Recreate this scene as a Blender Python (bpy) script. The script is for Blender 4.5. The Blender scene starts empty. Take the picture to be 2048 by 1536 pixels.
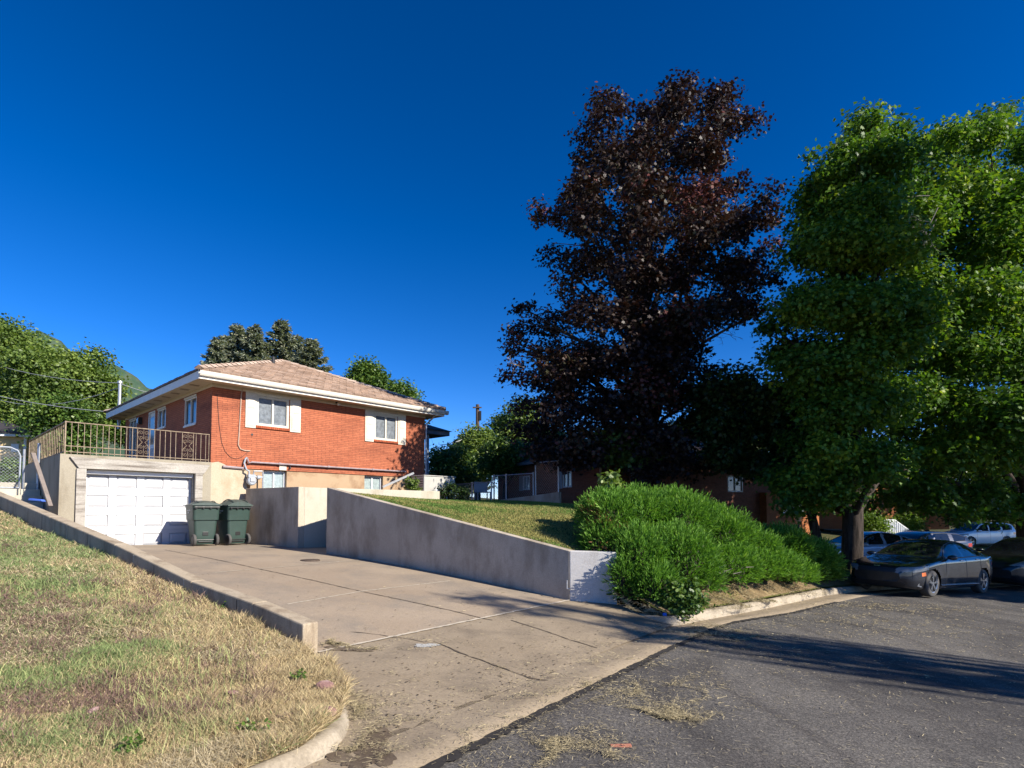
import bpy, math, random
import numpy as np
from mathutils import Vector, Matrix
R = math.radians
rng = np.random.default_rng(7)
random.seed(7)
S = bpy.context.scene
COL = S.collection

# ---------------------------------------------------------------- camera model
F = 1150.0; PIT = R(2.5); Y0PX = 1022 - F*math.tan(PIT); ZC = 1.6
cp, sp_ = math.cos(PIT), math.sin(PIT)
def ray(px, py):
    xc = (px-1024)/F; yc = -(py-Y0PX)/F
    return Vector((xc, cp - sp_*yc, sp_ + cp*yc))
def W(px, py, Y):                       # world point seen at a pixel, at forward distance Y
    r = ray(px, py); k = Y/r.y
    return Vector((r.x*k, Y, ZC + r.z*k))
cam = bpy.data.cameras.new('camera'); co = bpy.data.objects.new('camera', cam); COL.objects.link(co)
co.location = (0, 0, ZC); co.rotation_euler = (R(90)+PIT, 0, 0)
cam.sensor_width = 36; cam.lens = 36*F/2048; cam.shift_y = (Y0PX-768)/2048
cam.clip_end = 8000; cam.clip_start = 0.05
S.camera = co

# ---------------------------------------------------------------- light
SUN_H = Vector((0.875, -0.485, 0)).normalized(); SUN_EL = R(31)
wd = bpy.data.worlds.new('World'); S.world = wd; wd.use_nodes = True
nt = wd.node_tree; bg = nt.nodes['Background']
sky = nt.nodes.new('ShaderNodeTexSky'); sky.sky_type = 'NISHITA'; sky.sun_disc = False
sky.sun_elevation = SUN_EL; sky.sun_rotation = math.atan2(SUN_H.x, SUN_H.y)
sky.altitude = 2200; sky.air_density = 1.0; sky.dust_density = 0.3; sky.ozone_density = 4.0
hs = nt.nodes.new('ShaderNodeHueSaturation'); hs.inputs['Saturation'].default_value = 1.22; hs.inputs['Value'].default_value = 0.90
gm = nt.nodes.new('ShaderNodeGamma'); gm.inputs['Gamma'].default_value = 1.25
nt.links.new(sky.outputs[0], gm.inputs[0]); nt.links.new(gm.outputs[0], hs.inputs['Color'])
tn = nt.nodes.new('ShaderNodeMix'); tn.data_type = 'RGBA'; tn.blend_type = 'MULTIPLY'; tn.inputs[0].default_value = 1; tn.inputs[7].default_value = (1.0, 0.86, 1.0, 1)
nt.links.new(hs.outputs[0], tn.inputs[6]); nt.links.new(tn.outputs[2], bg.inputs[0]); bg.inputs[1].default_value = 0.075
sl = bpy.data.lights.new('sun', 'SUN'); so = bpy.data.objects.new('sun', sl); COL.objects.link(so)
sl.energy = 5.0; sl.angle = R(0.5); sl.color = (1.0, 0.93, 0.82)
sd = Vector((SUN_H.x*math.cos(SUN_EL), SUN_H.y*math.cos(SUN_EL), math.sin(SUN_EL)))
so.rotation_euler = sd.to_track_quat('Z', 'Y').to_euler()
so.location = (20, -10, 25)
S.view_settings.view_transform = 'Standard'; S.view_settings.look = 'None'
S.view_settings.exposure = 0.82; S.view_settings.gamma = 1
S.cycles.use_denoising = True; S.cycles.max_bounces = 6; S.cycles.diffuse_bounces = 2; S.cycles.glossy_bounces = 3
S.cycles.transmission_bounces = 4; S.cycles.transparent_max_bounces = 8
S.cycles.caustics_reflective = False; S.cycles.caustics_refractive = False

# ---------------------------------------------------------------- materials
def newmat(name):
    m = bpy.data.materials.new(name); m.use_nodes = True
    return m, m.node_tree, m.node_tree.nodes['Principled BSDF']
def ramp(nt, stops, fac):
    r = nt.nodes.new('ShaderNodeValToRGB'); e = r.color_ramp.elements
    while len(e) < len(stops): e.new(0.5)
    for i, (p, c) in enumerate(stops):
        e[i].position = p; e[i].color = (*c, 1)
    nt.links.new(fac, r.inputs[0]); return r.outputs[0]
def noise(nt, vec, scale, detail=4, rough=0.6):
    n = nt.nodes.new('ShaderNodeTexNoise'); n.inputs['Scale'].default_value = scale
    n.inputs['Detail'].default_value = detail; n.inputs['Roughness'].default_value = rough
    nt.links.new(vec, n.inputs['Vector']); return n.outputs['Fac']
def coords(nt, scale=(1,1,1)):
    t = nt.nodes.new('ShaderNodeTexCoord'); m = nt.nodes.new('ShaderNodeMapping')
    m.inputs['Scale'].default_value = scale
    nt.links.new(t.outputs['Object'], m.inputs[0]); return m.outputs[0]
def mixc(nt, fac, a, b, mode='MIX'):
    m = nt.nodes.new('ShaderNodeMix'); m.data_type = 'RGBA'; m.blend_type = mode
    for sock, v in ((m.inputs[0], fac), (m.inputs[6], a), (m.inputs[7], b)):
        if hasattr(v, 'is_linked') or hasattr(v, 'links'): nt.links.new(v, sock)
        elif isinstance(v, (int, float)): sock.default_value = v
        else: sock.default_value = (*v, 1)
    return m.outputs[2]
def bump(nt, b, h, strength, dist=0.02):
    n = nt.nodes.new('ShaderNodeBump'); n.inputs['Strength'].default_value = strength
    n.inputs['Distance'].default_value = dist
    nt.links.new(h, n.inputs['Height']); nt.links.new(n.outputs[0], b.inputs['Normal'])
def flat(name, c, rough=0.6, metal=0.0, coat=0.0, var=0.12, scale=6, bmp=0.0, spec=0.5):
    m, nt, b = newmat(name)
    v = coords(nt)
    c1 = tuple(max(0, x*(1-var)) for x in c); c2 = tuple(min(1, x*(1+var)) for x in c)
    f = noise(nt, v, scale, 5)
    nt.links.new(ramp(nt, [(0.3, c1), (0.7, c2)], f), b.inputs['Base Color'])
    b.inputs['Roughness'].default_value = rough; b.inputs['Metallic'].default_value = metal
    b.inputs['Coat Weight'].default_value = coat; b.inputs['Coat Roughness'].default_value = 0.04
    b.inputs['Specular IOR Level'].default_value = spec
    if bmp: bump(nt, b, noise(nt, v, scale*8, 4), bmp)
    return m
def concrete(name, c1, c2, stain, stretch=(1,1,1), scale=1.2, stain_lo=0.52, stain_hi=0.72, fine=60, rough=0.9, bmp=0.25):
    """concrete or plaster: broad tone, streaky stains and fine grain"""
    m, nt, b = newmat(name)
    v = coords(nt); vs = coords(nt, stretch)
    base = ramp(nt, [(0.3, c1), (0.7, c2)], noise(nt, v, scale, 6))
    st = ramp(nt, [(stain_lo, (0,0,0)), (stain_hi, (1,1,1))], noise(nt, vs, 1.7, 7, 0.65))
    col = mixc(nt, st, base, stain)
    g = ramp(nt, [(0.3, (0.72,)*3), (0.7, (1.12,)*3)], noise(nt, v, fine, 3, 0.7))
    col = mixc(nt, 0.8, col, g, 'MULTIPLY')
    nt.links.new(col, b.inputs['Base Color']); b.inputs['Roughness'].default_value = rough
    b.inputs['Specular IOR Level'].default_value = 0.25
    bump(nt, b, noise(nt, v, fine*0.6, 5, 0.7), bmp, 0.01)
    return m
def brick(name, c1, c2, mortar, bw=0.30, rh=0.062, dark=(0.1,0.03,0.02)):
    m, nt, b = newmat(name)
    t = nt.nodes.new('ShaderNodeTexCoord'); s = nt.nodes.new('ShaderNodeSeparateXYZ')
    nt.links.new(t.outputs['Object'], s.inputs[0])
    a = nt.nodes.new('ShaderNodeMath'); a.operation = 'ADD'
    nt.links.new(s.outputs[0], a.inputs[0]); nt.links.new(s.outputs[1], a.inputs[1])
    c = nt.nodes.new('ShaderNodeCombineXYZ'); nt.links.new(a.outputs[0], c.inputs[0]); nt.links.new(s.outputs[2], c.inputs[1])
    k = nt.nodes.new('ShaderNodeTexBrick'); nt.links.new(c.outputs[0], k.inputs['Vector'])
    k.inputs['Scale'].default_value = 1; k.inputs['Brick Width'].default_value = bw; k.inputs['Row Height'].default_value = rh
    k.inputs['Mortar Size'].default_value = 0.006; k.inputs['Mortar Smooth'].default_value = 0.3
    k.inputs['Color1'].default_value = (*c1,1); k.inputs['Color2'].default_value = (*c2,1); k.inputs['Mortar'].default_value = (*mortar,1)
    v = coords(nt); vs = coords(nt, (0.35, 0.35, 1.6))
    st = ramp(nt, [(0.5, (0,0,0)), (0.8, (0.75,)*3)], noise(nt, vs, 1.1, 6, 0.65))
    col = mixc(nt, st, k.outputs['Color'], dark)
    g = ramp(nt, [(0.25, (0.75,)*3), (0.75, (1.15,)*3)], noise(nt, v, 9, 5))
    col = mixc(nt, 1.0, col, g, 'MULTIPLY')
    nt.links.new(col, b.inputs['Base Color']); b.inputs['Roughness'].default_value = 0.85
    b.inputs['Specular IOR Level'].default_value = 0.25
    iv = nt.nodes.new('ShaderNodeMath'); iv.operation = 'SUBTRACT'; iv.inputs[0].default_value = 1
    nt.links.new(k.outputs['Fac'], iv.inputs[1]); bump(nt, b, iv.outputs[0], 0.5, 0.006)
    return m
def leafmat(name, stops, trans=0.25, rough=0.45, tcol=None, spec=0.4):
    m, nt, b = newmat(name)
    a = nt.nodes.new('ShaderNodeAttribute'); a.attribute_name = 'var'
    c = ramp(nt, stops, a.outputs['Fac'])
    nt.links.new(c, b.inputs['Base Color']); b.inputs['Roughness'].default_value = rough
    b.inputs['Specular IOR Level'].default_value = spec
    if trans > 0:
        t = nt.nodes.new('ShaderNodeBsdfTranslucent')
        if tcol: t.inputs[0].default_value = (*tcol, 1)
        else: nt.links.new(mixc(nt, 1.0, c, (1.6,1.7,0.7), 'MULTIPLY'), t.inputs[0])
        x = nt.nodes.new('ShaderNodeMixShader'); x.inputs[0].default_value = trans
        nt.links.new(b.outputs[0], x.inputs[1]); nt.links.new(t.outputs[0], x.inputs[2])
        nt.links.new(x.outputs[0], nt.nodes['Material Output'].inputs[0])
    return m
def vcolmat(name, rough=0.8, trans=0.2):
    m, nt, b = newmat(name)
    a = nt.nodes.new('ShaderNodeAttribute'); a.attribute_name = 'col'
    nt.links.new(a.outputs['Color'], b.inputs['Base Color']); b.inputs['Roughness'].default_value = rough
    b.inputs['Specular IOR Level'].default_value = 0.2
    if trans:
        t = nt.nodes.new('ShaderNodeBsdfTranslucent'); nt.links.new(a.outputs['Color'], t.inputs[0])
        x = nt.nodes.new('ShaderNodeMixShader'); x.inputs[0].default_value = trans
        nt.links.new(b.outputs[0], x.inputs[1]); nt.links.new(t.outputs[0], x.inputs[2])
        nt.links.new(x.outputs[0], nt.nodes['Material Output'].inputs[0])
    return m
def glass(name, c=(0.02,0.025,0.03), rough=0.05):
    m, nt, b = newmat(name)
    v = coords(nt)
    nt.links.new(ramp(nt, [(0.35, tuple(x*0.7 for x in c)), (0.65, tuple(x*1.3 for x in c))], noise(nt, v, 2.0, 2)), b.inputs['Base Color'])
    b.inputs['Roughness'].default_value = rough; b.inputs['Specular IOR Level'].default_value = 0.8
    return m

M = {}
M['brick'] = brick('red_brick', (0.45,0.145,0.072), (0.38,0.115,0.057), (0.17,0.06,0.04))
M['brick_n'] = brick('neighbour_brick', (0.30,0.12,0.075), (0.24,0.095,0.06), (0.20,0.14,0.11), 0.22, 0.075)
M['brick_o'] = brick('orange_brick', (0.42,0.15,0.05), (0.36,0.12,0.04), (0.25,0.12,0.06), 0.22, 0.075)
M['sill'] = brick('sill_brick', (0.40,0.10,0.04), (0.30,0.07,0.03), (0.13,0.04,0.025), 0.07, 0.2)
M['found'] = concrete('foundation_plaster', (0.40,0.27,0.165), (0.46,0.33,0.21), (0.22,0.12,0.065), (0.5,0.5,0.5), 1.0, 0.5, 0.7)
M['garconc'] = concrete('garage_plaster', (0.30,0.265,0.20), (0.37,0.33,0.255), (0.22,0.185,0.13), (1.2,1.2,0.35), 0.9)
M['wallconc'] = concrete('retaining_concrete', (0.43,0.365,0.285), (0.53,0.455,0.36), (0.25,0.20,0.145), (1.1,1.1,0.45), 1.0, 0.45, 0.72)
M['lowconc'] = concrete('low_wall_concrete', (0.39,0.315,0.22), (0.47,0.39,0.285), (0.18,0.13,0.085), (2.2,2.2,0.5), 1.5, 0.5, 0.75)
M['lightconc'] = concrete('pale_concrete', (0.46,0.42,0.33), (0.54,0.50,0.41), (0.36,0.31,0.23), (1,1,0.4), 1.2)
M['whitewall'] = concrete('white_painted_concrete', (0.52,0.50,0.48), (0.60,0.58,0.56), (0.40,0.37,0.33), (1,1,0.5), 1.2)
M['drive'] = concrete('driveway_concrete', (0.325,0.25,0.175), (0.395,0.315,0.23), (0.255,0.215,0.17), (0.5,0.5,0.5), 0.45, 0.46, 0.70, 45, 0.85, 0.15)
M['apron'] = concrete('apron_concrete', (0.28,0.22,0.15), (0.35,0.28,0.195), (0.20,0.16,0.115), (0.7,0.7,0.7), 0.8, 0.48, 0.72, 38, 0.9, 0.35)
M['tanpipe'] = flat('tan_conduit_paint', (0.46,0.33,0.25), 0.6)
M['kerb'] = concrete('kerb_concrete', (0.34,0.285,0.21), (0.42,0.36,0.275), (0.20,0.165,0.12), (1.2,1.2,1.2), 2.5, 0.47, 0.7, 40)
M['seam'] = flat('seam_mortar', (0.50,0.43,0.33), 0.9, var=0.25, scale=9)
M['seamd'] = flat('seam_dark', (0.10,0.075,0.05), 0.95, var=0.4, scale=9)
M['patch'] = flat('pale_patch', (0.42,0.41,0.38), 0.9)
M['timber'] = concrete('weathered_timber', (0.34,0.31,0.27), (0.46,0.43,0.38), (0.18,0.155,0.13), (0.5,0.5,7), 1.5, 0.5, 0.66, 30, 0.85, 0.5)
M['white'] = flat('white_paint', (0.80,0.80,0.79), 0.5, var=0.03)
M['door'] = flat('garage_door_paint', (0.55,0.55,0.56), 0.45, var=0.025, scale=2)
M['cream'] = concrete('cream_paint', (0.66,0.61,0.49), (0.72,0.67,0.56), (0.52,0.45,0.34), (2,2,0.7), 3, 0.56, 0.8, 40, 0.6, 0.1)
M['gutterp'] = flat('gutter_paint', (0.62,0.585,0.51), 0.5, var=0.06)
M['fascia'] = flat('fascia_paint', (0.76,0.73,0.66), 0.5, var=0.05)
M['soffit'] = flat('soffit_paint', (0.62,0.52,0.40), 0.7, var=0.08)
M['tile'] = None
M['pane'] = glass('window_glass', (0.02,0.022,0.026), 0.15)
M['panec'] = flat('curtain_behind_glass', (0.17,0.19,0.21), 0.25, coat=0.7, var=0.35, scale=9)
M['panel'] = flat('pale_blind_glass', (0.30,0.36,0.36), 0.25, coat=0.7, var=0.25, scale=12)
M['iron'] = flat('rusty_cream_iron', (0.24,0.18,0.12), 0.7, var=0.5, scale=14)
M['galv'] = flat('galvanised_pipe', (0.42,0.43,0.45), 0.42, metal=0.5, var=0.15, scale=12)
M['greypaint'] = flat('grey_metal_paint', (0.33,0.36,0.40), 0.5, var=0.15, scale=10)
M['pipe'] = flat('mauve_grey_pipe_paint', (0.28,0.22,0.23), 0.55, var=0.2, scale=8)
M['wire'] = flat('cable_sheath', (0.45,0.45,0.44), 0.6)
M['wired'] = flat('dark_cable', (0.05,0.04,0.04), 0.6)
M['dark'] = flat('dark_trim', (0.02,0.02,0.022), 0.5)
M['bin'] = flat('green_bin_plastic', (0.030,0.056,0.046), 0.5, var=0.12, scale=5, bmp=0.1)
M['binlid'] = flat('green_lid_plastic', (0.055,0.078,0.068), 0.5, var=0.18, scale=7, bmp=0.1)
M['rubber'] = flat('rubber', (0.022,0.021,0.02), 0.8, var=0.2)
M['tread'] = flat('dusty_rubber', (0.08,0.075,0.07), 0.9, var=0.25)
M['hub'] = flat('black_plastic', (0.02,0.02,0.02), 0.4)
M['alloy'] = flat('alloy_wheel', (0.45,0.46,0.48), 0.28, metal=0.9)
M['alloyd'] = flat('dark_alloy', (0.08,0.085,0.09), 0.3, metal=0.8)
M['carglass'] = glass('car_glass', (0.012,0.014,0.016), 0.02)
M['lampglass'] = flat('lamp_glass', (0.22,0.225,0.23), 0.2, coat=0.3)
M['drl'] = flat('chrome_trim', (0.75,0.76,0.78), 0.15, metal=0.9)
M['amber'] = flat('amber_reflector', (0.75,0.16,0.03), 0.25, coat=0.6)
M['red'] = flat('red_lens', (0.35,0.015,0.012), 0.2, coat=0.8)
def paint(name, c, metal=0.35, rough=0.32):
    return flat(name, c, rough, metal, 1.0, 0.04, 3)
M['gunmetal'] = paint('gunmetal_car_paint', (0.019,0.023,0.034), 0.5, 0.25)
M['bluewhite'] = paint('pale_blue_car_paint', (0.30,0.38,0.52), 0.2)
M['black'] = paint('black_car_paint', (0.008,0.008,0.01), 0.1)
M['navy'] = paint('dark_blue_car_paint', (0.012,0.016,0.035), 0.3)
M['whitecar'] = paint('white_car_paint', (0.72,0.73,0.75), 0.0)
M['crack'] = flat('open_crack', (0.022,0.018,0.015), 0.95, var=0.4, scale=20)
M['bark'] = concrete('maple_bark', (0.05,0.038,0.03), (0.08,0.062,0.05), (0.022,0.017,0.013), (5,5,0.8), 3, 0.45, 0.6, 25, 0.95, 0.9)
M['deadwood'] = flat('dead_twigs', (0.30,0.26,0.22), 0.9, var=0.3)
M['rock'] = concrete('pink_rock', (0.23,0.125,0.11), (0.30,0.18,0.155), (0.38,0.30,0.28), (3,3,3), 4, 0.5, 0.75, 30, 0.9, 0.5)
M['pole'] = flat('pole_wood', (0.10,0.065,0.045), 0.9, var=0.3, scale=5)
M['ac'] = flat('beige_metal', (0.42,0.41,0.37), 0.5, var=0.06)
M['porchroof'] = flat('dark_roofing', (0.045,0.04,0.045), 0.7, var=0.2)
M['greyfascia'] = flat('grey_fascia', (0.16,0.17,0.19), 0.6)
M['nroof'] = concrete('brown_shingles', (0.13,0.09,0.07), (0.19,0.135,0.10), (0.08,0.055,0.045), (1,1,4), 3, 0.45, 0.6, 25)
M['tan'] = flat('tan_siding', (0.60,0.44,0.22), 0.8)
M['bluedoor'] = flat('blue_grey_door', (0.10,0.14,0.20), 0.6)
M['bluepaint'] = flat('blue_marking_paint', (0.02,0.12,0.55), 0.7)
M['redwood'] = flat('reddish_stick', (0.42,0.16,0.10), 0.8, var=0.25)
M['tarp'] = flat('blue_plastic', (0.06,0.14,0.55), 0.5)
M['board'] = flat('grey_board', (0.20,0.165,0.145), 0.85, var=0.2)
M['label'] = flat('white_print', (0.62,0.65,0.63), 0.6)
M['lantern'] = flat('lantern_glass', (0.55,0.42,0.32), 0.3)
# roof tile: courses come from the mesh, joints and tone from the shader
def tilemat():
    m, nt, b = newmat('concrete_roof_tile')
    a = nt.nodes.new('ShaderNodeAttribute'); a.attribute_name = 'var'
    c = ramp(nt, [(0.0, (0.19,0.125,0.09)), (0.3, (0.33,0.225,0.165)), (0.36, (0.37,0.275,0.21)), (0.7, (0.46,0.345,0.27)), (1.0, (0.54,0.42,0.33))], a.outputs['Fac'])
    v = coords(nt)
    g = ramp(nt, [(0.3, (0.7,)*3), (0.7, (1.15,)*3)], noise(nt, v, 14, 5))
    nt.links.new(mixc(nt, 1.0, c, g, 'MULTIPLY'), b.inputs['Base Color']); b.inputs['Roughness'].default_value = 0.85
    b.inputs['Specular IOR Level'].default_value = 0.3
    bump(nt, b, noise(nt, v, 40, 4), 0.3, 0.01)
    return m
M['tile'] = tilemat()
def asphalt():
    m, nt, b = newmat('worn_asphalt')
    v = coords(nt)
    agg = nt.nodes.new('ShaderNodeTexVoronoi'); agg.inputs['Scale'].default_value = 85
    nt.links.new(v, agg.inputs['Vector'])
    base = ramp(nt, [(0.0, (0.03,0.028,0.027)), (0.40, (0.085,0.08,0.075)), (0.62, (0.18,0.17,0.157)), (1.0, (0.32,0.30,0.27))],
                noise(nt, v, 42, 8, 0.78))
    st = nt.nodes.new('ShaderNodeSeparateColor'); nt.links.new(agg.outputs['Color'], st.inputs[0])
    sp = ramp(nt, [(0.0, (0.6,)*3), (0.75, (1.0,)*3), (1.0, (1.5,1.45,1.35))], st.outputs[0])
    col = mixc(nt, 1.0, base, sp, 'MULTIPLY')
    big = ramp(nt, [(0.3, (0.62,0.61,0.62)), (0.7, (1.3,1.26,1.2))], noise(nt, v, 0.55, 7, 0.65))
    col = mixc(nt, 1.0, col, big, 'MULTIPLY')
    vs = coords(nt, (0.9, 0.25, 1))
    tr = ramp(nt, [(0.46, (1,1,1)), (0.52, (0.7,0.69,0.7)), (0.58, (1,1,1))], noise(nt, vs, 0.6, 4))
    col = mixc(nt, 1.0, col, tr, 'MULTIPLY')
    nt.links.new(col, b.inputs['Base Color']); b.inputs['Roughness'].default_value = 0.88
    b.inputs['Specular IOR Level'].default_value = 0.3
    bump(nt, b, noise(nt, v, 55, 6, 0.75), 0.7, 0.012)
    return m
M['asphalt'] = asphalt()
def soil(name, a, b_, c_, scale=1.0):
    m, nt, b = newmat(name); v = coords(nt)
    col = ramp(nt, [(0.3, a), (0.5, b_), (0.7, c_)], noise(nt, v, scale, 8, 0.7))
    g = ramp(nt, [(0.3, (0.6,)*3), (0.7, (1.25,)*3)], noise(nt, v, 45, 4, 0.7))
    nt.links.new(mixc(nt, 1.0, col, g, 'MULTIPLY'), b.inputs['Base Color'])
    b.inputs['Roughness'].default_value = 0.95; b.inputs['Specular IOR Level'].default_value = 0.1
    bump(nt, b, noise(nt, v, 30, 6, 0.7), 0.8, 0.03); return m
M['ground'] = soil('earth_and_grass', (0.05,0.06,0.02), (0.08,0.08,0.03), (0.12,0.10,0.05))
M['lawnsoil'] = soil('dry_lawn_soil', (0.14,0.12,0.05), (0.22,0.17,0.09), (0.28,0.21,0.12))
M['lawnR'] = soil('green_lawn_soil', (0.075,0.11,0.025), (0.12,0.13,0.035), (0.20,0.17,0.07), 0.8)
M['hill'] = soil('mountain_scrub', (0.035,0.07,0.045), (0.05,0.09,0.055), (0.11,0.12,0.085), 0.02)
M['blades'] = vcolmat('grass_blades'); M['straw'] = vcolmat('cut_straw', 0.85, 0.0)
M['purple'] = leafmat('purple_maple_leaf', [(0, (0.018,0.012,0.012)), (0.45, (0.030,0.018,0.016)), (0.72, (0.048,0.033,0.023)), (0.86, (0.046,0.046,0.022)), (0.95, (0.075,0.045,0.034)), (1, (0.14,0.045,0.035))], 0.10, 0.5, (0.08,0.03,0.012), 0.25)
M['green'] = leafmat('green_maple_leaf', [(0, (0.034,0.08,0.012)), (0.5, (0.075,0.16,0.02)), (0.85, (0.17,0.26,0.022)), (1, (0.28,0.35,0.035))], 0.30, 0.5, None, 0.25)
M['greenC'] = leafmat('dark_leaf', [(0, (0.018,0.04,0.01)), (0.6, (0.035,0.07,0.014)), (1, (0.08,0.11,0.025))], 0.2, 0.42)
M['greenL'] = leafmat('light_leaf', [(0, (0.06,0.10,0.022)), (0.5, (0.12,0.185,0.036)), (1, (0.22,0.285,0.06))], 0.3, 0.5)
M['greenD'] = leafmat('shrub_leaf', [(0, (0.04,0.085,0.016)), (0.5, (0.08,0.145,0.024)), (1, (0.15,0.225,0.04))], 0.22, 0.45)
M['willow'] = leafmat('willow_leaf', [(0, (0.07,0.11,0.04)), (0.5, (0.11,0.155,0.06)), (1, (0.16,0.2,0.085))], 0.3, 0.5)
M['yellowg'] = leafmat('yellow_green_leaf', [(0, (0.07,0.13,0.012)), (0.5, (0.12,0.2,0.02)), (1, (0.18,0.26,0.03))], 0.3, 0.5)
M['juniper'] = leafmat('juniper_sprig', [(0, (0.04,0.095,0.016)), (0.5, (0.095,0.21,0.03)), (0.85, (0.17,0.32,0.055)), (0.97,(0.25,0.39,0.08)), (1.0,(0.26,0.15,0.07))], 0.25, 0.6, None, 0.12)
M['spruce'] = leafmat('spruce_needles', [(0, (0.10,0.125,0.10)), (0.5, (0.19,0.22,0.16)), (1, (0.33,0.33,0.22))], 0.2, 0.6)

# ---------------------------------------------------------------- objects
def tag(o, label=None, cat=None, group=None, kind=None):
    if label: o['label'] = label
    if cat: o['category'] = cat
    if group: o['group'] = group
    if kind: o['kind'] = kind
    return o
def empty(name, loc=(0,0,0), rz=0, label=None, cat=None, group=None):
    o = bpy.data.objects.new(name, None); COL.objects.link(o)
    o.location = loc; o.rotation_euler = (0,0,rz); o.empty_display_size = 0.2
    return tag(o, label, cat, group)
class MB:
    def __init__(s): s.v = []; s.f = []; s.mi = []
    def poly(s, pts):
        n = len(s.v); s.v += [tuple(p) for p in pts]; s.f.append(tuple(range(n, n+len(pts)))); return s
    def box(s, x0, x1, y0, y1, z0, z1):
        n = len(s.v)
        s.v += [(x0,y0,z0),(x1,y0,z0),(x1,y1,z0),(x0,y1,z0),(x0,y0,z1),(x1,y0,z1),(x1,y1,z1),(x0,y1,z1)]
        for q in ((0,3,2,1),(4,5,6,7),(0,1,5,4),(1,2,6,5),(2,3,7,6),(3,0,4,7)): s.f.append(tuple(n+i for i in q))
        return s
    def hexa(s, b, t):                 # 4 bottom points and 4 top points, same order (counter-clockwise from above)
        n = len(s.v); s.v += [tuple(p) for p in b] + [tuple(p) for p in t]
        for q in ((0,3,2,1),(4,5,6,7),(0,1,5,4),(1,2,6,5),(2,3,7,6),(3,0,4,7)): s.f.append(tuple(n+i for i in q))
        return s
    def tube(s, pts, r, seg=8, caps=True):
        pts = [Vector(p) for p in pts]; n0 = len(s.v)
        rr = r if isinstance(r, (list, tuple)) else [r]*len(pts)
        up = Vector((0,0,1))
        for i, p in enumerate(pts):
            d = (pts[min(i+1, len(pts)-1)] - pts[max(i-1, 0)])
            d = d.normalized() if d.length > 1e-9 else Vector((0,0,1))
            if i == 0:
                a = d.cross(up if abs(d.z) < 0.95 else Vector((1,0,0))).normalized()
            else:
                a = (a - d*a.dot(d)); a = a.normalized() if a.length > 1e-6 else d.orthogonal().normalized()
            b = d.cross(a)
            for k in range(seg):
                t = 2*math.pi*k/seg
                s.v.append(tuple(p + (a*math.cos(t) + b*math.sin(t))*rr[i]))
        for i in range(len(pts)-1):
            for k in range(seg):
                k2 = (k+1) % seg
                s.f.append((n0+i*seg+k, n0+i*seg+k2, n0+(i+1)*seg+k2, n0+(i+1)*seg+k))
        if caps:
            s.f.append(tuple(n0+k for k in range(seg))[::-1]); s.f.append(tuple(n0+(len(pts)-1)*seg+k for k in range(seg)))
        return s
    def bar(s, p, q, w, h=None):
        h = h or w; p = Vector(p); q = Vector(q); d = (q-p).normalized()
        a = d.cross(Vector((0,0,1)) if abs(d.z) < 0.95 else Vector((1,0,0))).normalized(); b = a.cross(d)
        c = [a*(w/2)*i + b*(h/2)*j for i, j in ((-1,-1),(1,-1),(1,1),(-1,1))]
        n = len(s.v); s.v += [tuple(p+x) for x in c] + [tuple(q+x) for x in c]
        for f in ((0,3,2,1),(4,5,6,7),(0,1,5,4),(1,2,6,5),(2,3,7,6),(3,0,4,7)): s.f.append(tuple(n+i for i in f))
        return s
    def lathe(s, prof, axis='z', c=(0,0,0), seg=20):
        n = len(s.v); m = len(prof)
        for k in range(seg):
            t = 2*math.pi*k/seg
            for r, h in prof:
                u, v = r*math.cos(t), r*math.sin(t)
                p = {'z': (u, v, h), 'y': (u, h, v), 'x': (h, u, v)}[axis]
                s.v.append((p[0]+c[0], p[1]+c[1], p[2]+c[2]))
        for k in range(seg):
            k2 = (k+1) % seg
            for i in range(m-1): s.f.append((n+k*m+i, n+k2*m+i, n+k2*m+i+1, n+k*m+i+1))
        return s
    def grid(s, P):                    # P[i][j] -> points
        n = len(s.v); a, b = len(P), len(P[0])
        for row in P: s.v += [tuple(p) for p in row]
        for i in range(a-1):
            for j in range(b-1): s.f.append((n+i*b+j, n+(i+1)*b+j, n+(i+1)*b+j+1, n+i*b+j+1))
        return s
    def build(s, name, mat, parent=None, smooth=False, bevel=0):
        me = bpy.data.meshes.new(name); me.from_pydata(s.v, [], s.f); me.update()
        o = bpy.data.objects.new(name, me); COL.objects.link(o)
        if isinstance(mat, str): mat = M[mat]
        me.materials.append(mat)
        if parent is not None: o.parent = parent
        if smooth:
            me.polygons.foreach_set('use_smooth', [True]*len(me.polygons))
            if smooth != 'all':
                md = o.modifiers.new('n', 'EDGE_SPLIT'); md.split_angle = R(40)
        if bevel:
            md = o.modifiers.new('b', 'BEVEL'); md.width = bevel; md.segments = 2; md.limit_method = 'ANGLE'; md.angle_limit = R(35)
        return o
def struct(o): o['kind'] = 'structure'; return o
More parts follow.
